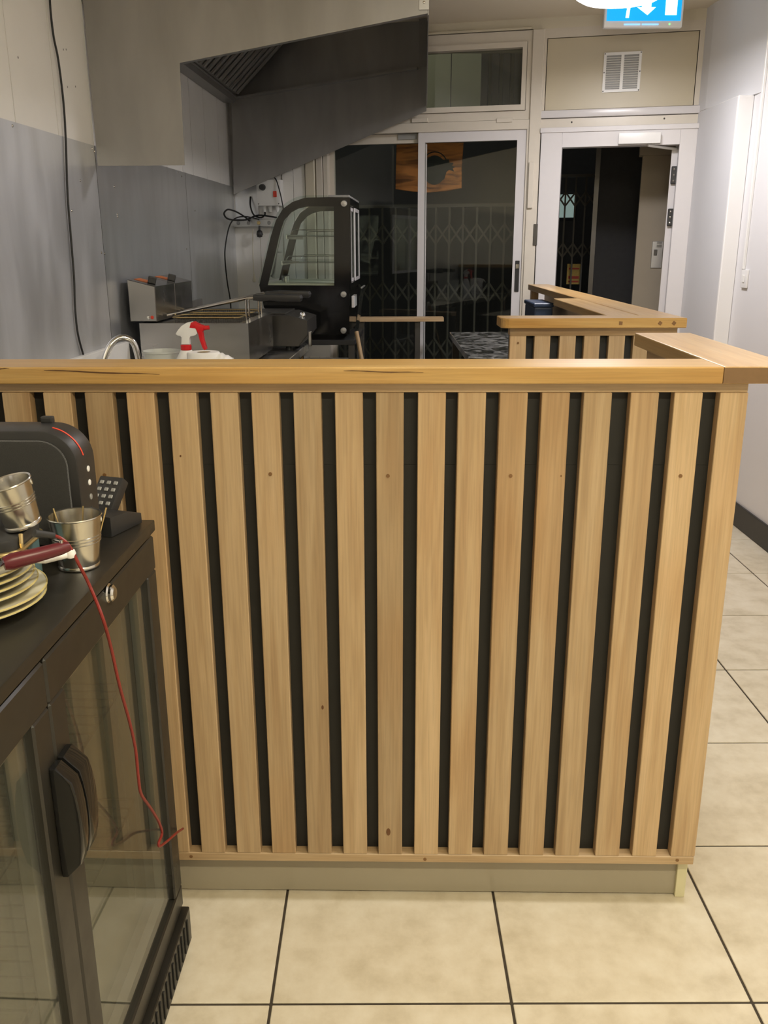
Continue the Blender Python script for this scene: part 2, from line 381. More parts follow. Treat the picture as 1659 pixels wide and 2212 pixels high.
# ================================================================== THE SETTING
T = 0.45
XR, YB0 = 1.985, -3.2
# floor: grout bed + tiles
fl = struct(MB().box(-1.25, 2.12, YB0-0.1, 4.95, -0.06, -0.0025).build('floor', 'grout'), 'beige ceramic tiled floor with dark grout')
def wall_x(y): return WL.o.x + math.tan(-WL.a)*(y-WL.o.y)
tb = {}
for i in range(-3, 5):
    for j in range(-8, 11):
        x0, x1, y0, y1 = i*T+0.0027, (i+1)*T-0.0027, j*T+0.0027, (j+1)*T-0.0027
        x0 = max(x0, wall_x(y0)+0.004); x1 = min(x1, XR-0.008); y0 = max(y0, YB0+0.004)
        y1 = min(y1, 4.07-math.tan(math.radians(13.5))*((x0+x1)/2-1.04)+0.02)
        if x1-x0 < 0.03 or y1-y0 < 0.03: continue
        key = (round(x1-x0, 3), round(y1-y0, 3))
        c = ((x0+x1)/2, (y0+y1)/2, 0)
        if key in tb: place(tb[key], fl, c)
        else: tb[key] = MB().box(-(x1-x0)/2, (x1-x0)/2, -(y1-y0)/2, (y1-y0)/2, -0.012, 0, 0.0012).build('tile', 'tile', fl, c)

# ceiling
struct(MB().box(-1.3, 2.15, YB0-0.1, 5.0, CEIL, CEIL+0.1).build('ceiling', 'ceiling_paint'), 'cream painted ceiling')
# rear wall behind the camera
struct(MB().box(-1.3, 2.15, YB0-0.12, YB0, 0, CEIL).build('wall_rear', 'wall_paint'), 'plain pale wall at the far end of the shop')

# right wall with a clad pilaster towards the door
struct(MB().box(XR, XR+0.15, YB0, 4.95, 0, CEIL).build('wall_right', 'wall_paint'), 'white painted right wall')
pz = ony(1610, 205, 3.286).z
struct(MB().box(1.909, XR-0.0005, 3.286, 4.2, 0, pz, 0.004).build('trim_1', 'white_paint'), 'white boxed-out lower section of the right wall beside the door')
struct(MB().prism([(XR-0.0005, 3.2), (1.9095, 3.75), (1.9095, 4.2), (XR-0.0005, 4.2)], 2, pz+0.0005, CEIL).build('trim_2', 'pilaster_paint'), 'grey upper section of the right wall beside the door')
struct(MB().box(1.9085, 1.9095, 3.30, 3.86, 0.0, pz-0.004).build('trim_3', 'pilaster_paint'), 'grey painted cladding sheet next to the door')
bb = MB().box(XR-0.014, XR-0.0005, YB0, 3.285, 0.0, 0.115, 0.002).build('baseboard_right', 'skirting'); struct(bb, 'black skirting board along the right wall')

# left wall (local x into the room, y towards the shop front)
LWALL = sempty('wall_left', WL, 'left wall with white boards above steel sheets')
MB().box(-0.15, -0.012, -7.75, 0.1, 0, CEIL).build('wall_core', 'dark_wall', LWALL)
ZS = 1.697
seams = [-7.7, -7.38, -7.06, -6.74, -6.42, -6.1, -5.78, -5.46, -5.14, -4.8, -4.45, -4.1, -3.74, -3.39, -3.035, -2.72, -2.40, -2.09, -1.77, -1.45, -1.18, -0.972, -0.674, -0.342, -0.005]
for a, b in zip(seams[:-1], seams[1:]):
    MB().box(-0.012, -0.001, a+0.0027, b-0.0027, ZS-0.02, CEIL-0.002).build('board', 'white_board', LWALL, center=True)
for k, (a, b) in enumerate([(-7.7, -6.1), (-6.1, -4.3), (-4.3, -2.405), (-2.405, -1.15), (-1.15, -0.004)]):
    sh = MB().box(-0.001, 0.0015, a+0.0012, b-0.0012, 0.05, ZS).build('steel_sheet', 'steel_wall' if k < 3 else 'steel_wall_shiny', LWALL, center=True)
for yj in (-4.3, -2.405, -1.15): MB().box(-0.0005, 0.0017, yj-0.0016, yj+0.0016, 0.05, ZS).build('sheet_joint', 'rubber', LWALL, center=True)
scr = None
for (px, py) in [(199, 321), (204, 327), (173, 390), (247, 403), (219, 546), (226, 548), (155, 455), (27, 272), (253, 463), (254, 468), (403, 538), (237, 751), (244, 750), (392, 381), (421, 455), (384, 372)]:
    p = WL.atx(px, py, 0.002)
    if scr is None: scr = MB().lathe([(0.0, 0.0028), (0.003, 0.0022), (0.0045, 0.0)], 10, (0, 0, 0), 0).build('screw', 'chrome', LWALL, p, smooth=True)
    else: place(scr, LWALL, p)
for (px, py) in [(137, 107), (143, 107), (146, 188), (163, 187), (39, 124)]:
    MB().lathe([(0, 0.0006), (0.0035, 0.0)], 8, (0, 0, 0), 0).build('nail_head', 'dark_steel', LWALL, WL.atx(px, py, -0.001))
# dark cable hanging down the steel
cb = [WL.atx(*p, 0.008) for p in [(106, -40), (109, 20), (116, 80), (126, 130), (137, 220), (142, 300), (146, 420), (153, 510), (160, 600), (162, 660), (168, 720), (182, 774), (190, 810)]]
hc = MB().tube(smooth_path([WL.w(*p) for p in cb], 5), 0.0034, 6).build('hanging_cable', 'rubber', smooth=True)
tag(hc, 'thin black cable hanging down the boards and steel sheets of the left wall', 'cable')

# ------------------------------------------------------------------ shop front (local x along it, y outwards)
def bq(x0, y0, x1, y1, v=0.0):
    ym, xm = (y0+y1)/2, (x0+x1)/2
    return (BW.aty(x0, ym, v).x, BW.aty(x1, ym, v).x, BW.aty(xm, y1, v).z, BW.aty(xm, y0, v).z)
U = lambda px, py=450, v=0.0: BW.aty(px, py, v).x
Z = lambda px, py, v=0.0: BW.aty(px, py, v).z
BWALL = sempty('wall_back', BW, 'cream shop front wall with windows and a door')
uL, uWin, uR = -1.86, U(702), U(1502, 400)
zTop = Z(1150, 66)
MB().box(uL-0.1, uWin, 0.0, 0.14, 0, CEIL).build('pier', 'cream_paint', BWALL)
MB().box(uWin, uR+0.35, 0.0, 0.14, zTop+0.006, CEIL).build('lintel', 'cream_paint', BWALL)
MB().box(uR, uR+0.35, 0.0, 0.14, 0, zTop+0.006).build('jamb_pier', 'cream_paint', BWALL)
# white boards on the left pier
e = [U(612), U(636), U(662)]
for a, b in zip(e[:-1], e[1:]): MB().box(a+0.0015, b-0.0015, -0.012, 0, 0.3, CEIL-0.01, 0.0015).build('board', 'white_board', BWALL, center=True)
e = [U(509)-0.05, U(560), U(611)]
for a, b in zip(e[:-1], e[1:]): MB().box(a+0.0015, b-0.0015, -0.006, 0, 0.3, CEIL-0.01, 0.001).build('lining_panel', 'white_board', BWALL, center=True)
MB().box(U(509)+0.005, U(560), -0.012, -0.006, 1.47, 1.72).build('steel_flashing', 'steel_wall', BWALL)
MB().box(U(664), U(684), -0.03, 0, 0.0, CEIL-0.01, 0.004).build('corner_moulding', 'cream_paint', BWALL)
MB().box(U(686), U(700), -0.02, 0, 0.0, CEIL-0.01, 0.003).build('corner_moulding', 'cream_frame', BWALL)
# cream panel above the door
u0, u1, z0, z1 = bq(1181, 76, 1503, 233)
MB().box(u0, u1, -0.004, 0.05, z0, z1, 0.001).build('fascia_panel', 'cream_panel', BWALL)
MB().box(u0-0.05, uR, 0.0, 0.05, z1+0.004, zTop+0.006).build('panel_surround', 'cream_frame', BWALL)
MB().box(u1+0.004, uR, -0.002, 0.05, z0, z1+0.004).build('panel_surround', 'cream_frame', BWALL)
MB().box(u0-0.05, u0-0.004, -0.004, 0.05, z0, z1+0.004).build('panel_surround', 'cream_frame', BWALL)
zs0 = Z(1340, 252)
MB().box(u0-0.02, uR, -0.026, 0.05, zs0+0.002, z0-0.003, 0.006, 2).build('glossy_strip', 'white_frame', BWALL, smooth=True)
zs1 = Z(1340, 273)
MB().box(u0-0.03, uR+0.02, -0.012, 0.05, zs1, zs0-0.001, 0.001).build('cream_strip', 'cream_frame', BWALL)
for px, py in [(1235, 264), (1435, 256)]:
    p = BW.aty(px, py, -0.012); MB().lathe([(0, -0.002), (0.005, 0)], 10, (0, 0, 0), 1).build('screw', 'dark_steel', BWALL, p)
# mullion between window and door
MB().box(U(1137), U(1161), -0.03, 0.06, 0, zTop, 0.003).build('mullion', 'cream_frame', BWALL)
p0, p1 = BW.aty(1153, 484, -0.031), BW.aty(1160, 530, -0.031)
MB().box(p0.x, p1.x, -0.036, -0.03, p1.z, p0.z, 0.001).build('strike_plate', 'dark_steel', BWALL)
p0, p1 = BW.aty(1143, 350, -0.031), BW.aty(1150, 450, -0.031)
MB().box(p0.x, p1.x, -0.044, -0.03, p1.z, p0.z, 0.003).build('latch_bar', 'cream_frame', BWALL)

# vent grille on the panel
u0, u1, z0, z1 = bq(1303, 113, 1384, 199)
vg = fthing('vent_grille', 'small cream louvred air vent screwed to the panel above the door', 'vent', BW, (u0+u1)/2, -0.004, (z0+z1)/2)
W2, H2 = (u1-u0)/2, (z1-z0)/2
fm = MB()
for (a, b, c, d) in [(-W2, W2, H2-0.014, H2), (-W2, W2, -H2, -H2+0.014), (-W2, -W2+0.014, -H2+0.014, H2-0.014), (W2-0.014, W2, -H2+0.014, H2-0.014), (-0.008, 0.008, -H2+0.014, H2-0.014)]: fm.box(a, b, -0.007, 0, c, d)
fm.build('frame', 'white_plastic', vg)
MB().box(-W2+0.01, W2-0.01, -0.001, 0, -H2+0.01, H2-0.01).build('backing', 'grey_plastic', vg)
lv = None; nl = 14
for s in (-1, 1):
    for k in range(nl):
        zc = -H2+0.018+(2*H2-0.036)*(k+0.5)/nl
        if lv is None:
            lv = MB().box(-(W2-0.022)/2, (W2-0.022)/2, -0.0045, 0.0, -0.0012, 0.0012).xf(Matrix.Rotation(math.radians(40), 4, 'X')).build('louvre', 'white_plastic', vg, (s*(W2+0.0)/2-s*0.003, -0.002, zc))
        else: place(lv, vg, (s*(W2+0.0)/2-s*0.003, -0.002, zc))
for x in (-W2+0.005, W2-0.005):
    for z in (-H2+0.006, 0, H2-0.006): MB().lathe([(0, -0.002), (0.0035, 0)], 8, (x, -0.007, z), 1).build('screw', 'dark_steel', vg)

# transom window (window_1)
W1 = sempty('window_1', BW, 'cream framed hopper window above the sliding window')
gu0, gu1, gz0, gz1 = bq(720, 120, 1128, 240); gu1 = U(1128, 165); gz1 = Z(1020, 109.5); gz0 = Z(1020, 231); gu0 = uWin+0.06
zw0 = Z(1020, 262); fu1 = U(1150, 160)
def ring(mb, a0, a1, c0, c1, b0, b1, d0, d1, v0, v1, bev=0.0):
    mb.box(a0, a1, v0, v1, d1, c1, bev); mb.box(a0, a1, v0, v1, c0, d0, bev); mb.box(a0, b0, v0, v1, d0, d1, bev); mb.box(b1, a1, v0, v1, d0, d1, bev); return mb
ring(MB(), uWin, fu1, zw0, zTop, gu0-0.03, gu1+0.026, gz0-0.03, gz1+0.03, -0.012, 0.06).build('outer_frame', 'cream_frame', W1)
ring(MB(), gu0-0.028, gu1+0.024, gz0-0.028, gz1+0.028, gu0, gu1, gz0, gz1, -0.028, 0.05).build('sash', 'cream_frame', W1)
MB().box(gu0-0.004, gu1+0.004, 0.018, 0.022, gz0-0.004, gz1+0.004).build('pane', 'transom_glass', W1)
MB().box(uWin, fu1-0.01, -0.02, 0.0, zTop+0.004, zTop+0.016, 0.002).build('drip_strip', 'cream_paint', W1)
for px in (907, 1090):
    p0, p1 = BW.aty(px-17, 256, -0.02), BW.aty(px+17, 264, -0.02); MB().box(p0.x, p1.x, -0.026, -0.012, p1.z, p0.z, 0.001).build('hinge', 'cream_frame', W1)

# sliding window (window_2)
W2o = sempty('window_2', BW, 'sliding window with two dark panes in white frames')
zg1 = Z(1000, 306); zb = 0.16
wu0, wu1 = uWin, U(1137)
ring(MB(), wu0, wu1, 0.02, zw0-0.002, wu0+0.025, wu1-0.012, zb-0.08, zg1+0.055, -0.02, 0.07).build('outer_frame', 'cream_frame', W2o)
m0, m1 = U(903), U(917); g1 = U(1112)
zl1 = Z(820, 310)
ring(MB(), wu0+0.024, m1-0.004, zb-0.08, zl1+0.05, U(720), m0+0.012, zb, zl1, 0.03, 0.06).build('rear_sash', 'cream_frame', W2o)
MB().box(U(720)-0.004, m0+0.016, 0.042, 0.046, zb-0.004, zl1+0.004).build('pane', 'pane_glass', W2o)
ring(MB(), m0, wu1-0.011, zb-0.08, zg1+0.056, m1, g1, zb, zg1, -0.008, 0.026, 0.0).build('front_sash', 'white_frame', W2o)
MB().box(m1-0.004, g1+0.004, 0.006, 0.010, zb-0.004, zg1+0.004).build('pane', 'pane_glass', W2o)
MB().box(m1+0.006, m1+0.010, 0.0, 0.006, zb, zg1-0.008).build('gasket', 'white_frame', W2o)
p0, p1 = BW.aty(860, 290, 0.026), BW.aty(900, 301, 0.026)
MB().box(p0.x, p1.x, 0.020, 0.03, p1.z, p0.z, 0.001).build('sash_catch', 'grey_plastic', W2o)
p0, p1 = BW.aty(1113.5, 563, -0.008), BW.aty(1120, 630, -0.008)
hd = MB().box(p0.x, p1.x, -0.014, -0.006, p1.z, p0.z, 0.002).build('handle_recess', 'black_plastic', W2o)
MB().box(p0.x+0.003, p1.x-0.003, -0.018, -0.013, p0.z-0.045, p0.z-0.02, 0.001).build('latch', 'chrome', W2o)

# door (door_1): white frame, leaf swung outwards
D1 = sempty('door_1', BW, 'white aluminium framed doorway with the door leaf swung open')
du0, du1 = U(1163), U(1494, 420); zo1 = Z(1330, 275); zh = Z(1335, 316.5)
ou0, ou1 = U(1208), U(1455, 450)
fr = MB(); fr.box(du0, ou0, -0.035, 0.05, 0.0, zo1, 0.002); fr.box(ou1, du1, -0.035, 0.05, 0.0, zo1, 0.002); fr.box(ou0, ou1, -0.035, 0.05, zh, zo1)
fr.build('frame', 'white_frame', D1)
MB().box(du0-0.006, du1+0.02, -0.042, -0.03, zo1-0.022, zo1+0.004, 0.002).build('head_cover', 'white_frame', D1)
MB().box(du1+0.001, du1+0.03, -0.04, 0.05, 0, zo1+0.01, 0.002).build('side_cover', 'white_frame', D1)
# leaf: turned outward until it lines up edge-on with the room
leaf = bpy.data.objects.new('leaf', None); COL.objects.link(leaf); leaf.parent = D1; leaf.location = (ou1-0.012, 0.055, 0.012); leaf.rotation_euler = (0, 0, math.radians(86))
lw, lh = 0.60, zh-0.03
ring(MB(), 0, lw, 0, lh, 0.06, lw-0.06, 0.12, lh-0.07, -0.02, 0.02, 0.0).build('stile_frame', 'white_frame', leaf)
MB().box(0.056, lw-0.056, -0.003, 0.003, 0.116, lh-0.066).build('pane', 'pane_glass', leaf)
hz = None
for px, py in ((1458, 377), (1450, 469)):
    p = BW.aty(px, py, 0.0)
    h = MB().box(-0.014, 0.014, -0.012, 0.006, -0.046, 0.046, 0.003).build('hinge', 'black_plastic', D1, (ou1-0.012, 0.046, p.z))
    for dz in (-0.03, 0, 0.03): MB().lathe([(0, -0.002), (0.005, 0)], 8, (0, -0.012, dz), 1).build('screw', 'chrome', h)
u0, u1, z0, z1 = bq(1336, 287, 1427, 311, -0.06)
cl = MB().box(u0, u1, -0.085, -0.036, z0, z1, 0.004, 2).build('closer_box', 'white_plastic', D1, smooth=True)
a0 = BW.aty(1400, 314, -0.05); a1 = BW.aty(1462, 322, 0.06)
MB().tube([a0, a0+(a1-a0)*0.5+Vector((0, 0, -0.001)), a1], 0.007, 8).build('closer_arm', 'white_plastic', D1)

# ================================================================== OUTSIDE (night)
struct(MB().box(-6, 6, 0.16, 6, -0.1, -0.02).build('floor_outside', 'pavement'), 'dark pavement outside').location = BW.o
bpy.data.objects['floor_outside'].rotation_euler = (0, 0, BW.a)
def gate(name, label, u0, u1, v, ztop, nb, group):
    g = fthing(name, label, 'gate', BW, u0, v, -0.02, group)
    wd = u1-u0; bar = None; dia = None; step = wd/nb; zr = 0.36
    MB().box(0, wd, -0.012, 0.012, ztop-0.02, ztop, 0).build('top_rail', 'gate_metal', g)
    MB().box(0, wd, -0.012, 0.012, 0.0, 0.03, 0).build('bottom_rail', 'gate_metal', g)
    for i in range(nb+1):
        if bar is None: bar = MB().box(-0.006, 0.006, -0.006, 0.006, 0.02, ztop-0.01).build('bar', 'gate_metal', g, (0, 0, 0))
        else: place(bar, g, (i*step, 0, 0))
    rows = max(1, int(ztop/zr))
    for r in range(rows):
        zc = ztop-0.12-r*zr-step*0.7
        for i in range(nb):
            for s in (1, -1):
                if dia is None:
                    L_ = math.hypot(step, step*1.35); dia = MB().box(-L_/2, L_/2, -0.0025, 0.0025, -0.006, 0.006).build('lattice_link', 'gate_metal', g, ((i+0.5)*step, s*0.01, zc), ); dia.rotation_euler = (0, -math.atan2(1.35, 1)*s, 0)
                else: place(dia, g, ((i+0.5)*step, s*0.01, zc), (0, -math.atan2(1.35, 1)*s, 0))
    return g
gate('folding_gate', 'dark folding lattice gate standing outside the sliding window', uWin-0.1, U(1150, 500, 0.45), 0.45, 1.62, 15, 'folding security gates')
gate('folding_gate', 'dark folding lattice gate seen through the open doorway', U(1175, 500, 1.6), U(1282, 500, 1.6), 1.6, 1.86, 5, 'folding security gates')
fa = fthing('street_facade', 'dark building front across the pavement outside', 'building', BW, 0, 2.6, 0)
MB().box(-5, 4.5, 0, 0.2, -0.1, 2.299).build('lower_wall', 'dark_wall', fa)
MB().box(-5, 4.5, -0.02, 0.2, 2.30, 5.0).build('upper_wall', 'outside_wall', fa)
c0 = U(1040, 160, 2.55)
for k in range(9): MB().box(c0+k*0.09, c0+k*0.09+0.06, -0.08, -0.02, 2.35, 4.0, 0.004).build('cladding_rib', 'dark_steel', fa, center=True)
u0, u1, z0, z1 = bq(1196, 420, 1240, 470, 2.59); MB().box(u0, u1, -0.012, 0.02, z0, z1).build('lit_pane', 'lit_window', fa)
# dark screen and beige reveal seen through the doorway
ds = fthing('dark_screen', 'tall black screen wall outside the doorway', 'screen', BW, 0, 1.0, 0)
u0, u1, _, _ = bq(1284, 330, 1384, 680, 1.0)
MB().box(u0, u1+0.02, 0, 0.05, -0.02, 2.6).build('panel', 'dark_wall', ds)
MB().box(u0-0.02, u0+0.01, -0.02, 0.06, -0.02, 2.6).build('post', 'dark_steel', ds)
rv = fthing('reveal_wall', 'beige painted wall outside beside the open door leaf', 'wall', BW, 0, 0.55, 0)
u0, u1, _, _ = bq(1376, 330, 1452, 680, 0.55)
MB().box(u0, u1+0.08, 0, 0.1, -0.02, Z(1420, 336, 0.55)).build('wall_face', 'outside_beige', rv)
MB().box(u0-0.02, u1+0.08, -0.03, 0.1, Z(1420, 336, 0.55)+0.001, 2.6).build('head_beam', 'outside_beige', rv)
u0, u1, z0, z1 = bq(1407, 521, 1431, 579, 0.55)
mpn = fthing('metal_plate', 'grey metal lock plate fixed to the beige wall outside', 'plate', BW, (u0+u1)/2, 0.55, (z0+z1)/2)
MB().box(-(u1-u0)/2, (u1-u0)/2, -0.008, 0, -(z1-z0)/2, (z1-z0)/2, 0.002).build('plate', 'aluminium', mpn)
MB().box(-0.02, 0.0, -0.012, -0.007, -0.005, 0.03, 0.001).build('keyhole_cover', 'dark_steel', mpn)
for k in range(4): MB().box(-0.006, 0.024, -0.010, -0.007, 0.045+k*0.009, 0.049+k*0.009).build('slot', 'dark_steel', mpn)
po = fthing('poster', 'small yellow and red notice hung behind the folding gate', 'poster', BW, U(1239, 592, 1.7), 1.7, Z(1239, 592, 1.7))
MB().box(-0.05, 0.05, 0, 0.004, -0.075, 0.075).build('sheet', 'poster_yellow', po)
for zc, hgt in ((-0.025, 0.02), (-0.055, 0.012), (0.04, 0.012)): MB().box(-0.038, 0.04, -0.002, 0, zc-hgt/2, zc+hgt/2).build('print_block', 'poster_red', po)
# orange sign with a dark motif hanging outside
bn = fthing('orange_sign', 'orange hanging sign with a dark round motif outside the sliding window', 'sign', BW, U(928, 362, 0.30), 0.30, Z(928, 362, 0.30))
k = (BW.aty(1000, 362, 0.3)-BW.aty(857, 362, 0.3)).length; hw = k/2; hh = (Z(928, 312, 0.3)-Z(928, 414, 0.3))/2
pl = [(-hw, hh), (-hw*1.02, 0), (-hw*1.03, -hh*0.9), (-hw*0.5, -hh*1.02), (0, -hh*1.06), (hw*0.5, -hh*1.02), (hw*0.97, -hh*0.9), (hw*0.96, 0), (hw, hh), (hw*0.4, hh*1.02), (-hw*0.4, hh*1.02)]
MB().prism(pl, 1, -0.01, 0.01, 0.002, 1).build('sign_board', 'banner', bn)
mo = [(0.16+0.34*math.cos(math.radians(a)), -0.12+0.62*math.sin(math.radians(a))) for a in range(60, 330, 15)]
mo += [(0.46, -0.5), (0.52, -0.2), (0.6, -0.12), (0.75, -0.2), (0.7, -0.06), (0.78, 0.0), (0.68, 0.05), (0.72, 0.16), (0.6, 0.18), (0.58, 0.32), (0.42, 0.3), (0.33, 0.42)]
MB().prism([(x*hw, z*hh) for x, z in mo], 1, -0.016, -0.0101).build('motif', 'motif', bn)
MB().prism([(x*hw, z*hh) for x, z in [(0.16+0.42*math.cos(math.radians(a)), -0.05+0.72*math.sin(math.radians(a))) for a in range(20, 161, 14)]+[(0.16+0.39*math.cos(math.radians(a)), -0.05+0.68*math.sin(math.radians(a))) for a in range(160, 19, -14)]], 1, -0.016, -0.0101).build('motif_arc', 'motif', bn)
for s in (-0.6, 0.6): MB().tube([(s*hw, 0, hh), (s*hw, 0, hh+0.5)], 0.003, 6).build('hanger', 'dark_steel', bn)

# ================================================================== THE FRONT COUNTER
SLL = [-.4767, -.4018, -.3261, -.2505, -.1743, -.0989, -.0246, .0513, .1263, .2003, .2759, .3480, .4226, .4978, .5729, .6565, .7343, .8150]
ZT, ZB = 1.1039, 0.1245
CT = thing('service_counter', 'slatted pale timber bar counter with black gaps across the foreground', 'counter', K.o, A_K)
xl = -0.90+0.012
SLL = [SLL[0]-0.0753*k for k in range(5, 0, -1)] + SLL
slat = None; slats = []
for s in SLL:
    x = s+0.025
    if slat is None: slat = MB().box(-0.025, 0.025, 0, 0.024, ZB, ZT-0.0005, 0.0012).build('slat', 'wood_z', CT, (x, 0, 0)); slats.append(slat)
    else: slats.append(place(slat, CT, (x, 0, 0)))
slats[0].location.x = max(slats[0].location.x, xl+0.026)
def cs(px, py): return K.aty(px, py, 0.0)
dw = None
for px, py in [(226, 1026), (584, 1024), (838, 1028), (1103, 1028), (1470, 1028)]:
    p = cs(px, py); sl = min(slats, key=lambda o: abs(o.location.x-p.x))
    l = (p.x-sl.location.x, -0.0002, p.z)
    if dw is None: dw = MB().lathe([(0, -0.0012), (0.0034, -0.001), (0.0038, 0.002)], 12, (0, 0, 0), 1).build('dowel_plug', 'dowel', sl, l)
    else: place(dw, sl, l)
for px, py, r in [(839, 1797, 0.0055), (1212, 1028, 0.0016), (697, 1528, 0.003), (390, 985, 0.002)]:
    p = cs(px, py); sl = min(slats, key=lambda o: abs(o.location.x-p.x))
    MB().lathe([(0, -0.0008), (r, -0.0006), (r*1.05, 0.001)], 10, (0, 0, 0), 1).xf(Matrix.Diagonal((0.8, 1, 1.6 if r > 0.002 else 1, 1))).build('knot', 'knot', sl, (p.x-sl.location.x, -0.0002, p.z))
MB().box(xl, 0.864, 0.002, 0.06, ZT, 1.1215, 0.001).build('apron', 'wood_x', CT)
MB().box(xl, 0.864, 0.0, 0.06, 0.1045, ZB-0.0005, 0.0012).build('bottom_rail', 'wood_x', CT)
for px, py in [(413, 1850), (918, 1856), (1463, 1858)]:
    p = cs(px, py); place(dw, CT, (p.x, -0.0002, p.z))
MB().box(xl, 0.856, 0.0245, 0.036, ZB, 0.965).build('backing_panel', 'backing', CT)
MB().box(xl, 0.856, 0.0240, 0.036, 0.9655, ZT-0.001).build('backing_panel', 'backing', CT)
kb = K.aty(900, 1925, 0.034)
MB().box(xl, 0.842, 0.034, 0.046, 0.004, 0.104).build('kickboard', 'kick', CT)
MB().box(0.842, 0.863, 0.026, 0.07, 0.0005, 0.104, 0.001).build('end_post', 'post_cream', CT)
MB().box(xl, 0.8098, -0.02, 0.095, 1.122, 1.152, 0.0025, 2).build('front_cap', 'cap_x', CT)
sc2 = MB().box(0.8102, 0.944, -0.0195, 0.598, 1.122, 1.152, 0.0025, 2).build('side_cap', 'cap_y', CT)
MB().box(0.8106, 0.942, -0.0202, -0.0180, 1.1235, 1.1505).build('end_grain', 'end_grain', sc2)
MB().box(0.838, 0.8635, 0.0605, 0.58, 0.0005, 1.1215, 0.001).build('side_panel', 'wood_y', CT)
MB().box(0.838, 0.8635, 0.0365, 0.0600, ZB, ZT-0.001, 0.001).build('corner_batten', 'wood_z', CT)
MB().box(xl, 0.837, 0.07, 0.09, 0.0005, 1.1215).build('rear_panel', 'backing', CT)
# dark mineral streaks in the front cap
def streak(x0, z0, x1, z1, t, nm='grain_streak'):
    a = K.aty(x0, z0, -0.02); b = K.aty(x1, z1, -0.02); n = 10; up = []; dn = []
    for i in range(n+1):
        q = i/n; xx = a.x+(b.x-a.x)*q; zz = a.z+(b.z-a.z)*q+0.0006*math.sin(q*9); h = t*math.sin(PI*min(1, q*0.85+0.1))*(0.55+0.45*math.sin(q*14)**2)
        up.append((xx, zz+h)); dn.append((xx, zz-h))
    MB().prism(up+dn[::-1], 1, -0.0206, -0.0195).build(nm, 'streak', CT)
streak(95, 800, 345, 809, 0.0016); streak(742, 801, 915, 805, 0.0011); streak(-30, 795, 20, 797, 0.0012)

# ================================================================== THE SECOND COUNTER
Z2 = 1.14
f0 = onz(1085, 689, Z2); f1 = onz(1481, 686, Z2); yf = (f0.y+f1.y)/2
C2 = thing('service_counter', 'further slatted timber counter with a rounded cap corner, near the door', 'counter', (0, yf, 0))
xa, xb = f0.x, f1.x
cp = [(xb, 0), (xb, 0.115), (xa, 0.115), (xa, 0.035)] + [(xa+0.03+0.03*math.cos(math.radians(a)), 0.03+0.03*math.sin(math.radians(a))) for a in (195, 215, 235, 255, 270)]
MB().prism(cp, 2, Z2-0.03, Z2, 0.002, 1).build('front_cap', 'cap_x', C2)
bx0 = onz(1143, 615, Z2).x; bx1 = f1.x; by1 = onz(1160, 614, Z2).y - yf
MB().box(bx1-0.115, bx1, 0.1155, by1, Z2-0.03, Z2, 0.002).build('side_cap', 'cap_y', C2)
sh0 = onz(1193, 644, Z2)
MB().box(bx1-0.115-0.1, bx1-0.116, 0.1155, sh0.y-yf, Z2-0.03, Z2-0.001, 0.002).build('inner_cap', 'cap_y', C2)
ys = 0.028
def c2(px, py): return ony(px, py, yf+ys)
sx0, sx1 = c2(1101, 750).x, c2(1462, 730).x
zt2 = c2(1250, 725).z
MB().box(sx0, sx1, ys+0.001, ys+0.05, zt2, Z2-0.0305).build('apron', 'wood_x', C2)
ed = [(1101, 1136), (1154, 1188), (1208, 1243), (1261, 1295), (1314, 1349), (1367, 1402), (1420, 1455)]
for a, b in ed:
    xA, xB = c2(a, 750).x, c2(b, 750).x
    MB().box(xA, xB, ys, ys+0.024, 0.12, zt2-0.0005, 0.0012).build('slat', 'wood_z', C2, center=True)
MB().box(sx0, sx1, ys+0.0245, ys+0.036, 0.12, zt2-0.001).build('backing_panel', 'backing', C2)
MB().box(sx0, sx1, ys, ys+0.05, 0.1, 0.1195).build('bottom_rail', 'wood_x', C2)
MB().box(sx0, sx1, ys+0.03, ys+0.05, 0.0005, 0.0995).build('kickboard', 'kick', C2)
p = c2(1119, 741); place(dw, C2, (p.x, ys-0.0002, p.z))
for px in (1341, 1426, 1456):
    p = ony(px, 698, yf); d = MB().box(-0.005, 0.005, -0.0015, 0.002, -0.005, 0.005).xf(Matrix.Rotation(0.6 if px != 1341 else 0.05, 4, 'Y')).build('square_plug', 'dowel', C2, (p.x, 0, p.z))
MB().box(bx1-0.03, bx1-0.006, 0.12, by1-0.05, 0.0005, Z2-0.0305).build('side_panel', 'wood_y', C2)
MB().box(bx1-0.105, bx1-0.065, by1-0.06, by1-0.02, 0.0005, Z2-0.0305, 0.001).build('end_leg', 'wood_z', C2)

# dark worktop behind the second counter
dfl = onz(975, 717, 0.9)
DT = thing('dark_worktop', 'glossy black marbled worktop behind the second counter', 'worktop', (0, 0, 0))
MB().box(dfl.x-0.01, bx1-0.04, yf+0.14, dfl.y, 0.87, 0.90, 0.002).build('top', 'dark_marble', DT)
for xx in (dfl.x+0.02, bx1-0.16):
    for yy in (yf+0.2, dfl.y-0.06): MB().box(xx-0.018, xx+0.018, yy-0.018, yy+0.018, 0.0005, 0.8695).build('leg', 'dark_steel', DT)
bx = onz(1172, 676, 0.9)
sb = thing('storage_box', 'dark blue storage box on the black worktop under the timber ledge', 'box', (bx1-0.10, 3.25, 0.9005))
MB().box(-0.09, 0.0, -0.15, 0.15, 0, 0.16, 0.008, 2).build('body', 'blue_plastic', sb)
MB().box(-0.095, 0.004, -0.155, 0.155, 0.1605, 0.18, 0.004).build('lid', 'blue_plastic', sb)

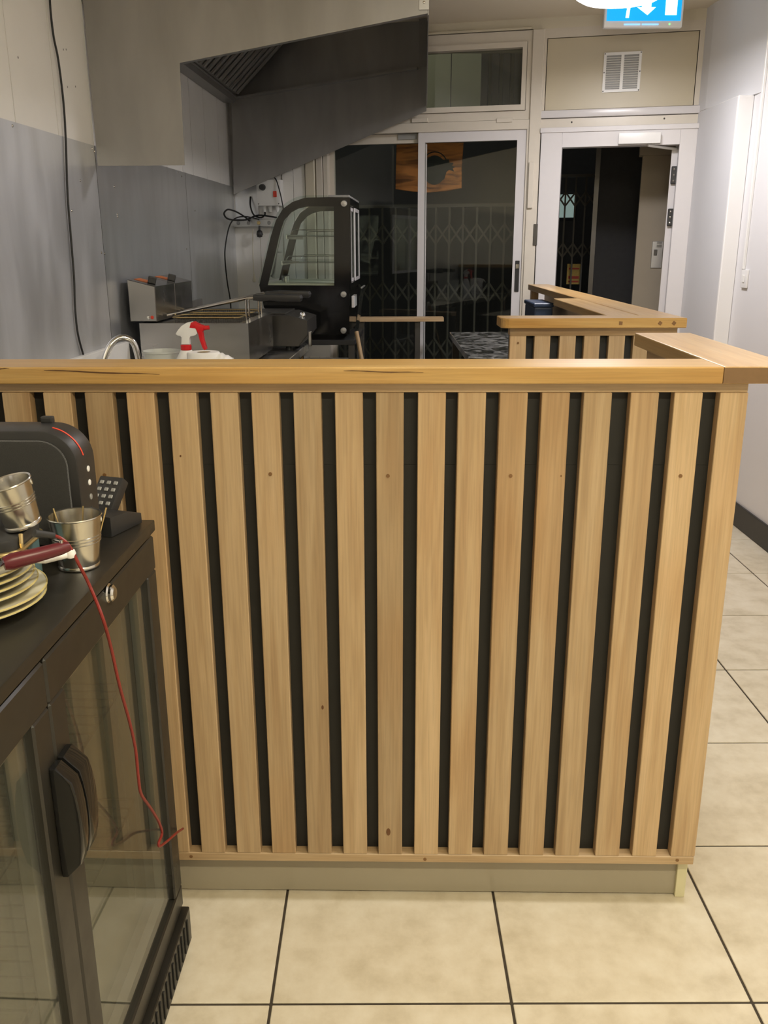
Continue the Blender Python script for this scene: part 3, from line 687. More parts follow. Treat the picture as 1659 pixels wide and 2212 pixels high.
# ================================================================== KITCHEN ALONG THE LEFT WALL
KB = fthing('kitchen_bench', 'stainless steel bench running along the steel wall', 'bench', WL, 0, 0, 0)
MB().box(0.005, 0.60, -4.0, -1.22, 0.84, 0.88, 0.003).build('top', 'steel_bench', KB)
MB().box(0.03, 0.57, -3.98, -1.24, 0.18, 0.2, 0.002).build('undershelf', 'steel_bench', KB)
for yy in (-3.95, -2.6, -1.27):
    for xx in (0.05, 0.56): MB().lathe([(0.019, 0.0005), (0.019, 0.8395)], 12, (xx, yy, 0)).build('leg', 'chrome', KB, smooth=True)
a = WL.atx(203, 775, 0.04); b = WL.atx(282, 745, 0.04)
us = fthing('white_splash_board', 'low white splash board standing against the steel wall behind the tap', 'board', WL, 0, 0, 0)
MB().box(0.004, 0.026, -3.2, -2.28, 0.8805, 0.995, 0.002).build('board_panel', 'white_plastic', us)
# tap
tp = fthing('tap', 'curved chrome swan-neck tap by the left wall', 'tap', WL, 0, 0, 0)
c = WL.atx(262, 760, 0.13); ty = c.y
pth = [(0.075, ty-0.05, 0.8805), (0.08, ty-0.045, 0.96), (0.10, ty-0.03, 1.02), (0.125, ty-0.012, 1.047), (0.15, ty+0.002, 1.048), (0.172, ty+0.012, 1.03), (0.182, ty+0.016, 0.985), (0.184, ty+0.017, 0.95)]
MB().tube(smooth_path(pth, 4), 0.011, 12).build('spout', 'chrome', tp, smooth=True)
MB().lathe([(0.026, 0.8805), (0.026, 0.9), (0.018, 0.92), (0.018, 0.935)], 16, (0.075, ty-0.05, 0)).build('base', 'chrome', tp, smooth=True)
MB().tube([(0.075, ty-0.05, 0.928), (0.06, ty-0.11, 0.945)], 0.006, 8).build('lever', 'chrome', tp, smooth=True)

# spray bottle
YS = 1.42
def sp(x, y): q = ony(260+x*0.18083, 560+y*0.18083, YS); return (q.x, q.z)
bc = sp(785, 1050)
SB = thing('spray_bottle', 'white spray bottle with a red trigger and red collar behind the counter', 'bottle', (bc[0], YS, 0.8805))
off = lambda p: (p[0]-bc[0], p[1]-0.8805)
hb = off(sp(785, 1085))[1]
MB().lathe([(0.040, 0), (0.043, 0.006), (0.043, hb*0.62), (0.034, hb*0.82), (0.020, hb*0.97), (0.017, hb)], 24).build('body', 'white_plastic', SB, smooth=True)
h0, h1 = off(sp(785, 1082))[1], off(sp(785, 1018))[1]
col = MB().lathe([(0.0155, h0), (0.0165, h0+0.002), (0.0165, h1-0.002), (0.0145, h1)], 24).build('collar', 'red_plastic', SB, smooth=True)
wp = [(668, 890), (690, 850), (740, 790), (800, 755), (860, 745), (905, 780), (915, 830), (930, 880), (905, 905), (845, 920), (835, 940), (835, 1016), (735, 1016), (738, 930), (720, 914), (690, 908)]
MB().prism([off(sp(*q)) for q in wp], 1, -0.012, 0.012, 0.003, 2).build('spray_head', 'white_plastic', SB, smooth=True)
rp = [(835, 815), (850, 752), (890, 742), (960, 780), (1000, 790), (1000, 850), (985, 862), (1000, 960), (1035, 1070), (1015, 1085), (990, 1055), (955, 960), (935, 875), (905, 822)]
tr = MB().prism([off(sp(*q)) for q in rp], 1, -0.0135, 0.0135, 0.002, 2).build('trigger', 'red_plastic', SB, smooth=True)
n0, n1 = off(sp(985, 822)), off(sp(1062, 815))
MB().tube([(n0[0], 0, n0[1]), (n1[0], 0, n1[1])], [0.007, 0.0062], 14).build('nozzle', 'red_plastic', SB, smooth=True)
# tub
q = ony(350, 765, 1.50)
tu = thing('plastic_tub', 'translucent white plastic tub left of the spray bottle', 'tub', (q.x, 1.50, 0.8805))
hz_ = ony(350, 757, 1.50).z-0.8805
MB().lathe([(0.040, 0), (0.058, hz_-0.004), (0.0595, hz_), (0.0575, hz_), (0.056, hz_-0.006), (0.038, 0.003), (0.0, 0.003)], 32, cap=False).build('wall', 'tub_plastic', tu, smooth=True)
MB().lathe([(0.058, hz_-0.006), (0.0610, hz_-0.005), (0.0610, hz_-0.001), (0.0598, hz_-0.001)], 32, cap=False).build('rim', 'tub_plastic', tu, smooth=True)
# paper roll
q = ony(440, 770, 1.34)
pr_ = thing('paper_towel_roll', 'white paper towel roll with a loose sheet beside the spray bottle', 'paper roll', (q.x, 1.34, 0.8805))
hr = ony(440, 760, 1.34).z-0.8805
MB().lathe([(0.020, 0), (0.047, 0.001), (0.049, 0.006), (0.049, hr-0.004), (0.046, hr), (0.021, hr), (0.020, hr-0.004)], 28, cap=False).build('roll', 'paper', pr_, smooth=True)
MB().lathe([(0.020, 0.0), (0.020, hr-0.001), (0.0185, hr-0.001), (0.0185, 0.0)], 24, cap=False).build('core', 'gold', pr_, smooth=True)
shp = []
for i in range(13):
    t = i/12; shp.append((0.03+0.055*t, 0.004*math.sin(t*7), hr*(0.98-0.10*t*t)+0.0015*math.sin(t*19)))
b_ = MB(); vs = []
for (x, dy, z) in shp: vs.append([b_.b.verts.new((x, y+dy, z if abs(y) < 0.03 else z-0.02)) for y in (-0.045, -0.02, 0.0, 0.02, 0.045)]+[b_.b.verts.new((x, 0.048+dy, 0.01))])
for i in range(12):
    for k in range(5): b_.b.faces.new((vs[i][k], vs[i][k+1], vs[i+1][k+1], vs[i+1][k]))
so = b_.build('loose_sheet', 'paper', pr_, smooth=True); so.modifiers.new('thick', 'SOLIDIFY').thickness = 0.001

# fryer
ny, fy = -2.246, -1.675; zb_ = 0.8805; ym = (ny+fy)/2
FY = fthing('double_fryer', 'stainless steel twin tank countertop fryer with black handled baskets', 'fryer', WL, 0, 0, 0)
body = MB().box(0.1605, 0.4545, ny+0.0305, ym-0.0205, zb_+0.021, 0.9995).build('oil_pan', 'dark_steel', FY)
# tank top: frame round two tanks
tf = MB(); ym = (ny+fy)/2
for (x0, x1, y0, y1) in [(0.061, 0.16, ny, fy), (0.455, 0.494, ny, fy), (0.16, 0.455, ny, ny+0.03), (0.16, 0.455, fy-0.03, fy), (0.16, 0.455, ym-0.02, ym+0.02)]: tf.box(x0, x1, y0, y1, zb_+0.02, 1.0615)
tf.build('body', 'steel_fryer', FY)
for y0, y1 in ((ny+0.0305, ym-0.0205), (ym+0.0205, fy-0.0305)): MB().box(0.1605, 0.4545, y0, y1, 1.0000, 1.03).build('oil_tank', 'dark_steel', FY)
for xx in (0.09, 0.46):
    for yy in (ny+0.05, fy-0.05): MB().lathe([(0.018, zb_), (0.014, zb_+0.0195)], 12, (xx, yy, 0)).build('foot', 'rubber', FY)
for y0, y1, nm in ((ny, ym-0.002, 0), (ym+0.002, fy, 1)):
    hd = MB().prism([(0.0268, 1.068), (0.132, 1.068), (0.134, 1.202), (0.0268, 1.2292)], 1, y0, y1, 0.002, 1).build('control_head', 'steel_fryer', FY)
    yc = (y0+y1)/2
    sl_ = -math.atan2(0.0272, 0.107)
    kn = MB().box(-0.016, 0.016, -0.017, 0.017, 0, 0.026, 0.004, 2).build('knob', 'black_plastic', hd, (0.098, yc-0.06, 1.211)); kn.rotation_euler = (0, -sl_*1.0, 0.3)
    lb = MB().box(-0.026, 0.026, -0.03, 0.05, 0, 0.001).build('dial_label', 'orange_label', hd, (0.06, yc-0.05, 1.2215)); lb.rotation_euler = (0, -sl_, 0)
    MB().lathe([(0, -0.003), (0.006, -0.002), (0.007, 0)], 12, (0.10, y0, 1.083), 1).build('indicator', 'chrome', hd, smooth=True)
    MB().lathe([(0, -0.003), (0.006, -0.002), (0.007, 0)], 12, (0.115, y0, 1.084), 1).build('indicator', 'red_line', hd, smooth=True)
def basket(yc):
    nm = 'basket'
    bk = bpy.data.objects.new('fry_basket', None); COL.objects.link(bk); bk.parent = FY; bk.location = (0, yc, 0)
    x0, x1, w_ = 0.175, 0.445, 0.085
    zr = 1.078
    rim = [(x0, -w_+0.02), (x0+0.02, -w_), (x1-0.02, -w_), (x1, -w_+0.02), (x1, w_-0.02), (x1-0.02, w_), (x0+0.02, w_), (x0, w_-0.02)]
    MB().tube([(x, y, zr) for x, y in rim], 0.0035, 8, closed=True).build('rim', 'gold', bk, smooth=True)
    wm = MB(); n = 26
    for i in range(n):
        t = x0+0.012+(x1-x0-0.024)*i/(n-1)
        for s in (-1, 1): wm.box(t-0.0007, t+0.0007, s*(w_-0.004)-0.0007, s*(w_-0.004)+0.0007, 1.034, zr)
    for j in range(4):
        zz = 1.038+j*0.01
        for s in (-1, 1): wm.box(x0+0.01, x1-0.01, s*(w_-0.004)-0.0006, s*(w_-0.004)+0.0006, zz, zz+0.0012)
    o = wm.build('wire_mesh', 'dark_steel', bk); o['kind'] = 'stuff'
    MB().tube([(0.142, -0.03, 1.083), (0.47, -0.03, 1.150), (0.50, -0.03, 1.152)], 0.0055, 8).build('handle_bar', 'chrome', bk, smooth=True)
    MB().tube([(0.142, 0.03, 1.083), (0.47, 0.03, 1.150), (0.50, 0.03, 1.152)], 0.0055, 8).build('handle_bar', 'chrome', bk, smooth=True)
    for s in (-0.03, 0.03): MB().tube([(0.466, s, 1.148), (0.466, s, 1.0625)], 0.004, 8).build('hook_post', 'chrome', bk, smooth=True)
    MB().prism([(0.495, 1.142), (0.53, 1.138), (0.56, 1.142), (0.60, 1.138), (0.685, 1.137), (0.69, 1.15), (0.685, 1.162), (0.55, 1.166), (0.495, 1.162)], 1, -0.036, 0.036, 0.005, 2).build('grip', 'black_plastic', bk, smooth=True)
basket((ny+ym)/2+0.005); basket((ym+fy)/2-0.005)

# low steel griddle beyond the fryer
GR = fthing('griddle', 'low dark steel griddle between the fryer and the glass display case', 'griddle', WL, 0, 0, 0)
MB().prism([(0.06, zb_+0.02), (0.60, zb_+0.02), (0.645, 0.955), (0.645, 1.02), (0.56, 1.045), (0.06, 1.045)], 1, -1.60, -1.25, 0.003, 1).build('body', 'dark_steel', GR)
MB().box(0.08, 0.54, -1.58, -1.27, 1.0455, 1.052, 0.001).build('plate', 'dark_steel', GR)
MB().box(0.06, 0.075, -1.60, -1.25, 1.0455, 1.10, 0.001).build('splash_guard', 'steel_fryer', GR)
MB().lathe([(0.014, 0), (0.014, 0.012), (0.010, 0.02), (0.0, 0.021)], 14, (0.61, -1.50, 1.030)).build('knob', 'chrome', GR, smooth=True)
for xx in (0.1, 0.55):
    for yy in (-1.57, -1.28): MB().lathe([(0.016, zb_), (0.013, zb_+0.0195)], 12, (xx, yy, 0)).build('foot', 'rubber', GR)
MB().box(0.6455, 0.66, -1.59, -1.57, 0.90, 0.97, 0.002).build('bracket', 'chrome', GR)

# ------------------------------------------------------------------ display case
cy0, cy1 = -1.15, -0.50
def dp(px, py): q = WL.aty(px, py, cy0); return (q.x, q.z)
ST = fthing('steel_stand', 'black and steel stand carrying the glass display case', 'stand', WL, 0, 0, 0)
MB().box(0.36, 0.83, cy0, cy1, 0.86, 0.885, 0.002).build('top', 'black_plastic', ST)
MB().box(0.40, 0.78, cy0+0.03, cy1-0.03, 0.70, 0.72, 0.002).build('shelf', 'aluminium', ST)
for xx in (0.38, 0.81):
    for yy in (cy0+0.02, cy1-0.02): MB().box(xx-0.016, xx+0.016, yy-0.016, yy+0.016, 0.0005, 0.8595, 0.001).build('leg', 'dark_steel', ST)
MB().box(0.42, 0.70, cy0-0.004, cy0+0.006, 0.80, 0.8595, 0.001).build('drawer_front', 'aluminium', ST)
DC = fthing('display_case', 'black countertop cake display case with curved glass and wire shelves', 'display case', WL, 0, 0, 0)
outer = [dp(*p) for p in [(755, 722), (754, 427), (709, 426), (659, 427), (632, 436), (611, 451), (596, 476), (585, 510), (560, 616), (570, 664), (600, 700), (640, 722)]]
inner = [dp(*p) for p in [(722, 617), (721, 446.5), (690, 446), (661, 446.5), (643, 451), (628.5, 459), (613, 476), (605, 500), (596, 540), (578, 616)]]
for y0 in (cy0, cy1-0.012):
    sp_ = MB().prism(outer, 1, y0, y0+0.012, hole=inner).build('side_panel', 'black_gloss', DC)
    gi = MB().prism(inner, 1, y0+0.004, y0+0.008).build('side_glass', 'case_glass', DC)
    if y0 == cy0:
        for px, py in [(743, 440), (742, 636), (568, 637), (742, 714)]:
            q = dp(px, py); MB().lathe([(0.0, -0.008), (0.014, -0.007), (0.016, -0.004), (0.016, 0)], 20, (q[0], cy0, q[1]), 1).build('cap_bolt', 'aluminium', sp_, smooth=True)
    MB().box(dp(709, 436)[0], dp(735, 436)[0], y0+0.002, y0+0.010, dp(709, 446)[1], dp(709, 426)[1]+0.0).build('label_strip', 'grey_plastic', DC) if False else None
zc = dp(722, 618)[1]
basep = [dp(*p) for p in [(752, 721), (752, 622), (562, 618), (572, 664), (602, 699), (641, 721)]]
MB().prism(basep, 1, cy0+0.0125, cy1-0.0125).build('base', 'black_gloss', DC)
MB().box(dp(575, 616)[0], dp(748, 616)[0], cy0+0.014, cy1-0.014, zc+0.001, zc+0.012).build('deck', 'offwhite_plastic', DC)
# curved front glass
ctr = [dp(*p) for p in [(561, 612), (585, 508), (596, 474), (611, 449), (632, 433), (659, 424.5), (709, 424)]]
b_ = MB(); sp3 = smooth_path([(p[0], 0, p[1]) for p in ctr], 5); vs = [[b_.b.verts.new((p.x-0.006, y, p.z+0.004)) for y in (cy0-0.004, cy1+0.004)] for p in sp3]
for i in range(len(vs)-1): b_.b.faces.new((vs[i][0], vs[i][1], vs[i+1][1], vs[i+1][0]))
o = b_.build('curved_glass', 'case_glass', DC, smooth=True); o.modifiers.new('thick', 'SOLIDIFY').thickness = 0.005
xr, ztop = dp(754, 427)[0], dp(730, 427)[1]
MB().box(dp(709, 427)[0], xr+0.002, cy0, cy1, ztop+0.0005, ztop+0.012, 0.002).build('top_panel', 'grey_plastic', DC)
# rear sliding doors
rz0, rz1 = dp(754, 612)[1], dp(754, 446)[1]
rf = MB(); ring(rf, cy0, cy1, rz0-0.03, ztop, cy0+0.03, cy1-0.03, rz0, rz1+0.0, 0, 1)
rf.b.free(); rf = MB()
for (y0, y1, z0, z1) in [(cy0+0.0125, cy1-0.0125, rz1+0.005, ztop), (cy0+0.0125, cy1-0.0125, rz0-0.03, rz0), (cy0+0.0125, cy0+0.035, rz0, rz1+0.005), (cy1-0.035, cy1-0.0125, rz0, rz1+0.005)]: rf.box(xr-0.018, xr+0.004, y0, y1, z0, z1)
rf.build('rear_frame', 'black_gloss', DC)
ymid = (cy0+cy1)/2
for k, (y0, y1, xo) in enumerate([(cy0+0.036, ymid+0.03, 0.0), (ymid-0.03, cy1-0.036, 0.010)]):
    d_ = MB(); xx = xr-0.010+xo
    for (a, b, c, d) in [(y0, y1, rz1-0.015, rz1+0.003), (y0, y1, rz0+0.002, rz0+0.018), (y0, y0+0.03, rz0+0.018, rz1-0.015), (y1-0.03, y1, rz0+0.018, rz1-0.015)]: d_.box(xx, xx+0.006, a, b, c, d)
    dd = d_.build('sliding_door', 'white_frame', DC)
    MB().box(xx+0.002, xx+0.004, y0+0.02, y1-0.02, rz0+0.01, rz1-0.01).build('pane', 'case_glass', dd)
# shelves
for (py, pxl) in ((508, 613), (565, 603)):
    q0, q1 = dp(pxl, py), dp(720, py); zz = q1[1]
    sg = MB().box(q0[0]+0.01, q1[0]+0.02, cy0+0.016, cy1-0.016, zz-0.004, zz+0.002).build('glass_shelf', 'case_glass', DC)
    MB().box(q0[0]+0.008, q0[0]+0.014, cy0+0.016, cy1-0.016, zz-0.018, zz+0.003, 0.001).build('shelf_rail', 'chrome', sg)
    MB().box(q0[0]+0.01, q1[0]+0.02, cy0+0.0165, cy0+0.021, zz-0.008, zz-0.0041).build('shelf_rail', 'dark_steel', sg)
    loop = [(q0[0]+0.03, cy0+0.03, zz+0.006), (q0[0]+0.045, cy0+0.03, zz+0.026), (q1[0]+0.01, cy0+0.03, zz+0.026)]
    MB().tube(loop, 0.0025, 6).build('guard_wire', 'chrome', sg)
    MB().tube([(p[0], cy1-0.03, p[2]) for p in loop], 0.0025, 6).build('guard_wire', 'chrome', sg)
MB().lathe([(0.02, 0), (0.022, 0.03), (0.02, 0.032), (0.0, 0.032)], 16, (dp(600, 610)[0]+0.01, cy0+0.2, zc+0.013)).build('lamp_holder', 'chrome', DC, smooth=True)
# acrylic flap hanging behind the case
MB().box(xr+0.0045, xr+0.018, cy0+0.02, cy0+0.2, dp(755, 665)[1], dp(755, 640)[1], 0.001).build('price_rail', 'white_frame', DC)
ap = fthing('acrylic_panel', 'clear acrylic panel leaning against the back of the display case', 'panel', WL, 0, 0, 0)
tl = MB().box(-0.002, 0.002, 0, 0.25, 0, 0.26).xf(Matrix.Rotation(math.radians(9), 4, 'Y')).build('sheet', 'case_glass', ap, (xr+0.012, cy0+0.05, 0.886))
MB().box(-0.003, 0.004, 0.0, 0.25, 0.258, 0.264).xf(Matrix.Rotation(math.radians(9), 4, 'Y')).build('edge_strip', 'aluminium', ap, (xr+0.012, cy0+0.05, 0.886))

# plank ledge at the window, broom
PK = thing('timber_plank', 'loose timber plank lying on a bracket below the sliding window panes', 'plank', (0, 0, 0), 0)
q0, q1 = ony(764, 690, 3.98), ony(958, 690, 3.98)
pk = MB().box(0, (q1-q0).length, -0.03, 0.06, 0, 0.024, 0.0015).build('plank', 'wood_x', PK, (q0.x, 3.98, q0.z-0.012))
PK.rotation_euler = (0, 0, 0)
MB().box(0.03, 0.06, 3.985, 4.26, 0.02, q0.z-0.0125).build('bracket_post', 'dark_steel', PK, (q0.x, 0, 0))
MB().box(0.36, 0.39, 3.985, 4.18, 0.02, q0.z-0.0125).build('bracket_post', 'dark_steel', PK, (q0.x, 0, 0))
s0 = ony(770, 716, 3.28); s1 = ony(784, 790, 3.24)
dirv = (s1-s0).normalized(); foot = s0 + dirv*((s0.z-0.012)/-dirv.z)
br = MB().tube([s0, foot], 0.011, 10).build('broom_handle', 'wood_z', None, smooth=True)
tag(br, 'pale wooden stick leaning beside the display case', 'stick')

# ------------------------------------------------------------------ electrics in the corner
def bv(px, py, v=-0.02): return BW.aty(px, py, v)
u0, u1, z0, z1 = bq(556, 392, 607, 441, -0.06)
CBX = fthing('control_box', 'white fan control box with a black knob and red switch on the corner wall', 'control box', BW, (u0+u1)/2, -0.006, (z0+z1)/2)
W2, H2 = (u1-u0)/2, (z1-z0)/2+0.01
MB().box(-W2, W2, -0.07, -0.0065, -H2, H2, 0.005, 2).build('case', 'white_plastic', CBX, smooth=True)
MB().lathe([(0.0, -0.024), (0.016, -0.022), (0.019, 0)], 20, (-W2*0.45, -0.07, H2*0.42), 1).build('knob', 'black_plastic', CBX, smooth=True)
MB().box(W2*0.42, W2*0.72, -0.076, -0.07, -H2*0.35, H2*0.12, 0.002).build('rocker_switch', 'red_line', CBX)
for x in (-0.55, -0.05, 0.55):
    g = MB().lathe([(0.012, 0.001), (0.012, -0.018), (0.009, -0.024), (0.009, -0.034)], 14, (x*W2, -0.035, -H2)).build('cable_gland', 'white_plastic', CBX, smooth=True)
for x in (-0.85, 0.85): MB().lathe([(0, -0.003), (0.004, 0)], 8, (x*W2, -0.07, -H2*0.85), 1).build('screw', 'dark_steel', CBX)
u0, u1, z0, z1 = bq(497, 473, 600, 490, -0.05)
u0 = max(u0, -1.80)
PS = fthing('power_strip', 'grey metal socket strip fixed across the corner under the control box', 'power strip', BW, u0, -0.0065, z0)
MB().box(0.0, u1-u0, -0.05, 0, 0, z1-z0, 0.002).build('casing', 'aluminium', PS)
for k in range(4):
    xk = (0.16+0.22*k)*(u1-u0); MB().lathe([(0, -0.003), (0.010, -0.003), (0.012, 0)], 14, (xk, -0.05, (z1-z0)/2), 1).build('socket', 'gold' if k == 2 else 'grey_plastic', PS)
def cable(name, label, pts, r, mat='rubber', fr=BW):
    o = MB().tube(smooth_path([fr.w(*p) for p in pts], 6), r, 7).build(name, mat, smooth=True)
    return tag(o, label, 'cable')
cable('power_cable', 'black cable looping over the left end of the socket strip', [bv(*p) for p in [(540, 478, -0.07), (525, 466, -0.10), (507, 456, -0.24), (491, 453, -0.38), (484, 463, -0.42), (496, 474, -0.34), (530, 475, -0.12), (558, 465, -0.08), (598, 470, -0.07)]], 0.005)
cable('power_cable', 'black cable dropping from the socket strip down behind the fryer', [bv(*p) for p in [(560, 474, -0.075), (530, 468, -0.13), (508, 472, -0.26), (495, 490, -0.36), (487, 530, -0.42), (486, 560, -0.43), (491, 610, -0.40), (498, 655, -0.36), (500, 720, -0.36)]], 0.004)
cable('power_cable', 'black cable running from the control box gland to the socket strip', [bv(*p) for p in [(572, 457, -0.041), (572, 464, -0.055), (563, 470, -0.07), (548, 464, -0.07), (541, 445, -0.05), (541, 425, -0.02)]], 0.005)
cable('power_cable', 'thin cable hanging from the hood to the display case', [bv(*p) for p in [(593, 384, -0.075), (598, 392, -0.085), (606, 420, -0.1), (612, 450, -0.1)]], 0.0035)
pg = fthing('wall_plug', 'black plug with pale pins hanging below the socket strip', 'plug', BW, *bv(561, 506, -0.07))
MB().lathe([(0.0, -0.02), (0.016, -0.016), (0.020, 0.0), (0.016, 0.018), (0.006, 0.026), (0.005, 0.05)], 14).build('body', 'black_plastic', pg, smooth=True)
for s in (-0.006, 0.006): MB().box(0.018, 0.038, s-0.002, s+0.002, -0.006+s, -0.003+s).build('pin', 'chrome', pg)
pc = fthing('pull_cord', 'white pull cord with a drop-shaped toggle in the corner', 'pull cord', BW, *bv(549, 600, -0.05))
e0 = bv(546, 495, -0.05)-bv(549, 600, -0.05)
MB().tube([(0, 0, 0.02), (e0.x*0.3-0.004, 0, e0.z*0.4), (e0.x, 0, e0.z)], 0.003, 6).build('cord', 'offwhite_plastic', pc)
MB().lathe([(0.0, -0.028), (0.010, -0.024), (0.012, -0.014), (0.006, 0.01), (0.004, 0.022)], 14).build('toggle', 'offwhite_plastic', pc, smooth=True)

# ------------------------------------------------------------------ extraction hood
HN, HF, HX = -2.40, -0.12, 1.185
HD = fthing('extractor_hood', 'large stainless steel extraction hood with slanted end skirts over the kitchen', 'hood', WL, 0, 0, 0)
t = 0.003
zlip = lambda x: 1.96+(x-0.327)/(HX-0.327)*(2.105-1.96)
MB().prism([(0.006, CEIL-0.002), (0.006, 1.63), (0.322, 1.63), (0.327, 1.962), (HX, 2.105), (HX, CEIL-0.002)], 1, HN, HN+t).build('near_end_panel', 'steel_hood', HD)
M_BW = Matrix.Translation(BW.o) @ Matrix.Rotation(BW.a, 4, 'Z'); M_WL = Matrix.Translation(WL.o) @ Matrix.Rotation(WL.a, 4, 'Z')
B2W = M_WL.inverted() @ M_BW
VF = -0.10
hp_ = lambda px, py: (lambda q: (q.x, q.z))(BW.aty(px, py, VF))
h_a, h_b, h_c, h_d = hp_(505, 420), hp_(921, 240), hp_(922, 145), hp_(500, 214)
MB().prism([h_a, h_b, h_c, h_d], 1, VF, VF+t).xf(B2W).build('far_skirt', 'steel_hood', HD)
MB().prism([(h_d[0], h_d[1]+0.002), (h_c[0], h_c[1]+0.002), (h_c[0], CEIL-0.002), (h_d[0], CEIL-0.002)], 1, VF+0.005, VF+0.008).xf(B2W).build('far_end_panel', 'steel_hood', HD)
MB().prism([(h_d[0]+0.01, h_d[1]-0.008), (h_c[0]-0.05, h_c[1]-0.012), (h_c[0]-0.05, h_c[1]), (h_d[0]+0.01, h_d[1]+0.004)], 1, VF-0.035, VF-0.0005).xf(B2W).build('far_lip', 'steel_hood', HD)
HF = (B2W @ Vector((h_c[0], VF, 2))).y
MB().box(HX+0.0005, HX+0.004, HN, HF, 2.10, CEIL-0.002).build('front_panel', 'steel_hood', HD)
MB().box(HX-0.045, HX-0.001, HF-0.050, HF-0.042, 2.32, CEIL-0.004).build('corner_flange', 'steel_hood', HD)
MB().box(HX-0.03, HX+0.005, HN-0.003, HN-0.0005, 2.115, 2.16, 0.001).build('corner_plate', 'aluminium', HD)
MB().lathe([(0, -0.004), (0.004, -0.003), (0.005, 0)], 10, (HX-0.012, HN-0.003, 2.138), 1).build('rivet', 'chrome', HD)
HG = -0.16
gt = MB();
gt.box(0.003, 0.006, HN+0.004, HG, 2.15, CEIL-0.004); gt.box(0.006, 0.07, HN+0.004, HG, 2.150, 2.153); gt.box(0.067, 0.07, HN+0.004, HG, 2.153, 2.20)
gt.build('grease_gutter', 'steel_hood', HD)
MB().box(0.072, 0.078, HN+0.004, HG, 2.178, 2.186).build('gutter_lip', 'aluminium', HD)
# baffle filters leaning in the hood
for k in range(4):
    y0 = HN+0.02+k*0.54; y1 = y0+0.53
    fl_ = MB().prism([(0.074, 2.19), (0.095, 2.19), (0.42, 2.50), (0.40, 2.515)], 1, y0, y1).build('baffle_filter', 'steel_hood', HD)
    for j in range(6):
        yy = y0+0.045+j*0.088; MB().prism([(0.098, 2.185), (0.106, 2.18), (0.425, 2.486), (0.418, 2.494)], 1, yy, yy+0.03).build('baffle', 'steel_hood', fl_)
# edges folded on the near end
MB().prism([(0.325, 1.962), (HX-0.002, 2.1052), (HX-0.002, 2.1082), (0.325, 1.965)], 1, HN+t+0.0005, HN+0.03).build('near_lip', 'steel_hood', HD)

# ================================================================== RIGHT WALL FITTINGS
sw = onx(1611, 602, XR)
LS = thing('light_switch', 'white rocker light switch on the right wall', 'light switch', (XR-0.0005, sw.y, sw.z))
MB().box(-0.010, 0, -0.036, 0.036, -0.043, 0.043, 0.003, 2).build('plate', 'white_plastic', LS, smooth=True)
MB().box(-0.0135, -0.0095, -0.012, 0.012, -0.018, 0.018, 0.002).build('rocker', 'white_plastic', LS)
CDT = MB().box(XR-0.014, XR-0.0005, sw.y+0.016, sw.y+0.032, sw.z+0.044, CEIL-0.002, 0.002).build('cable_conduit', 'white_plastic')
tag(CDT, 'slim white cable conduit rising from the light switch', 'conduit')

# ================================================================== LAMPS AND SIGN ON THE CEILING
RL = thing('ceiling_lamp', 'glowing round white ceiling lamp near the door', 'lamp', (*LMP, 0))
MB().lathe([(0.06, CEIL-0.0005), (0.06, CEIL-0.025), (0.02, CEIL-0.03), (0.012, CEIL-0.04), (0.012, 2.401)], 24).build('stem', 'white_plastic', RL, smooth=True)
MB().lathe([(0.0, 2.328), (0.10, 2.330), (0.16, 2.338), (0.185, 2.352), (0.19, 2.368), (0.175, 2.386), (0.11, 2.4), (0.0, 2.4005)], 40, cap=False).build('diffuser', 'lamp_diffuser', RL, smooth=True)
KL = thing('ceiling_lamp', 'unseen small round lamp added over the front counter to brighten the left wall', 'lamp', (0.90, 0.08, 0))  # fixture made up to hold the added kitchen fill
MB().lathe([(0.10, CEIL-0.0005), (0.10, CEIL-0.03)], 32).build('base', 'white_plastic', KL, smooth=True)
MB().lathe([(0.0, 2.45), (0.10, 2.455), (0.16, 2.47), (0.165, 2.48), (0.15, 2.4995)], 32).build('diffuser', 'batten_diffuser', KL, smooth=True)
BT = thing('ceiling_batten', 'long warm fluorescent batten on the ceiling behind the viewpoint', 'lamp', (0.85, -1.55, 0))
MB().box(-0.62, 0.62, -0.06, 0.06, CEIL-0.03, CEIL-0.0005, 0.003).build('base', 'white_plastic', BT)
MB().box(-0.6, 0.6, -0.05, 0.05, CEIL-0.075, CEIL-0.0305, 0.012, 2).build('diffuser', 'batten_diffuser', BT)
a, b = ony(1310, 48, 3.62), ony(1470, 42, 3.62); sgw = b.x-a.x; zsb = (a.z+b.z)/2
ES = thing('exit_sign', 'blue lit running-man exit sign with a white down arrow under the ceiling', 'sign', ((a.x+b.x)/2, 3.62, zsb))
hS = CEIL-0.001-zsb
MB().box(-sgw/2-0.012, sgw/2+0.012, 0.001, 0.035, -0.03, hS, 0.003).build('housing', 'white_plastic', ES)
MB().box(-sgw/2, sgw/2, -0.003, 0.0005, 0, hS, 0.0).build('face', 'sign_blue', ES)
X = lambda px: ony(px, 20, 3.62).x-ES.location.x
ZZ = lambda py: ony(1390, py, 3.62).z-zsb
MB().prism([(X(1386), hS), (X(1386), ZZ(16)), (X(1376), ZZ(16)), (X(1399), ZZ(33)), (X(1416), ZZ(16)), (X(1406), ZZ(16)), (X(1406), hS)], 1, -0.005, -0.0031).build('arrow', 'sign_white', ES)
MB().box(X(1437), X(1462), -0.005, -0.0031, ZZ(33), hS-0.004).build('door_symbol', 'sign_white', ES)
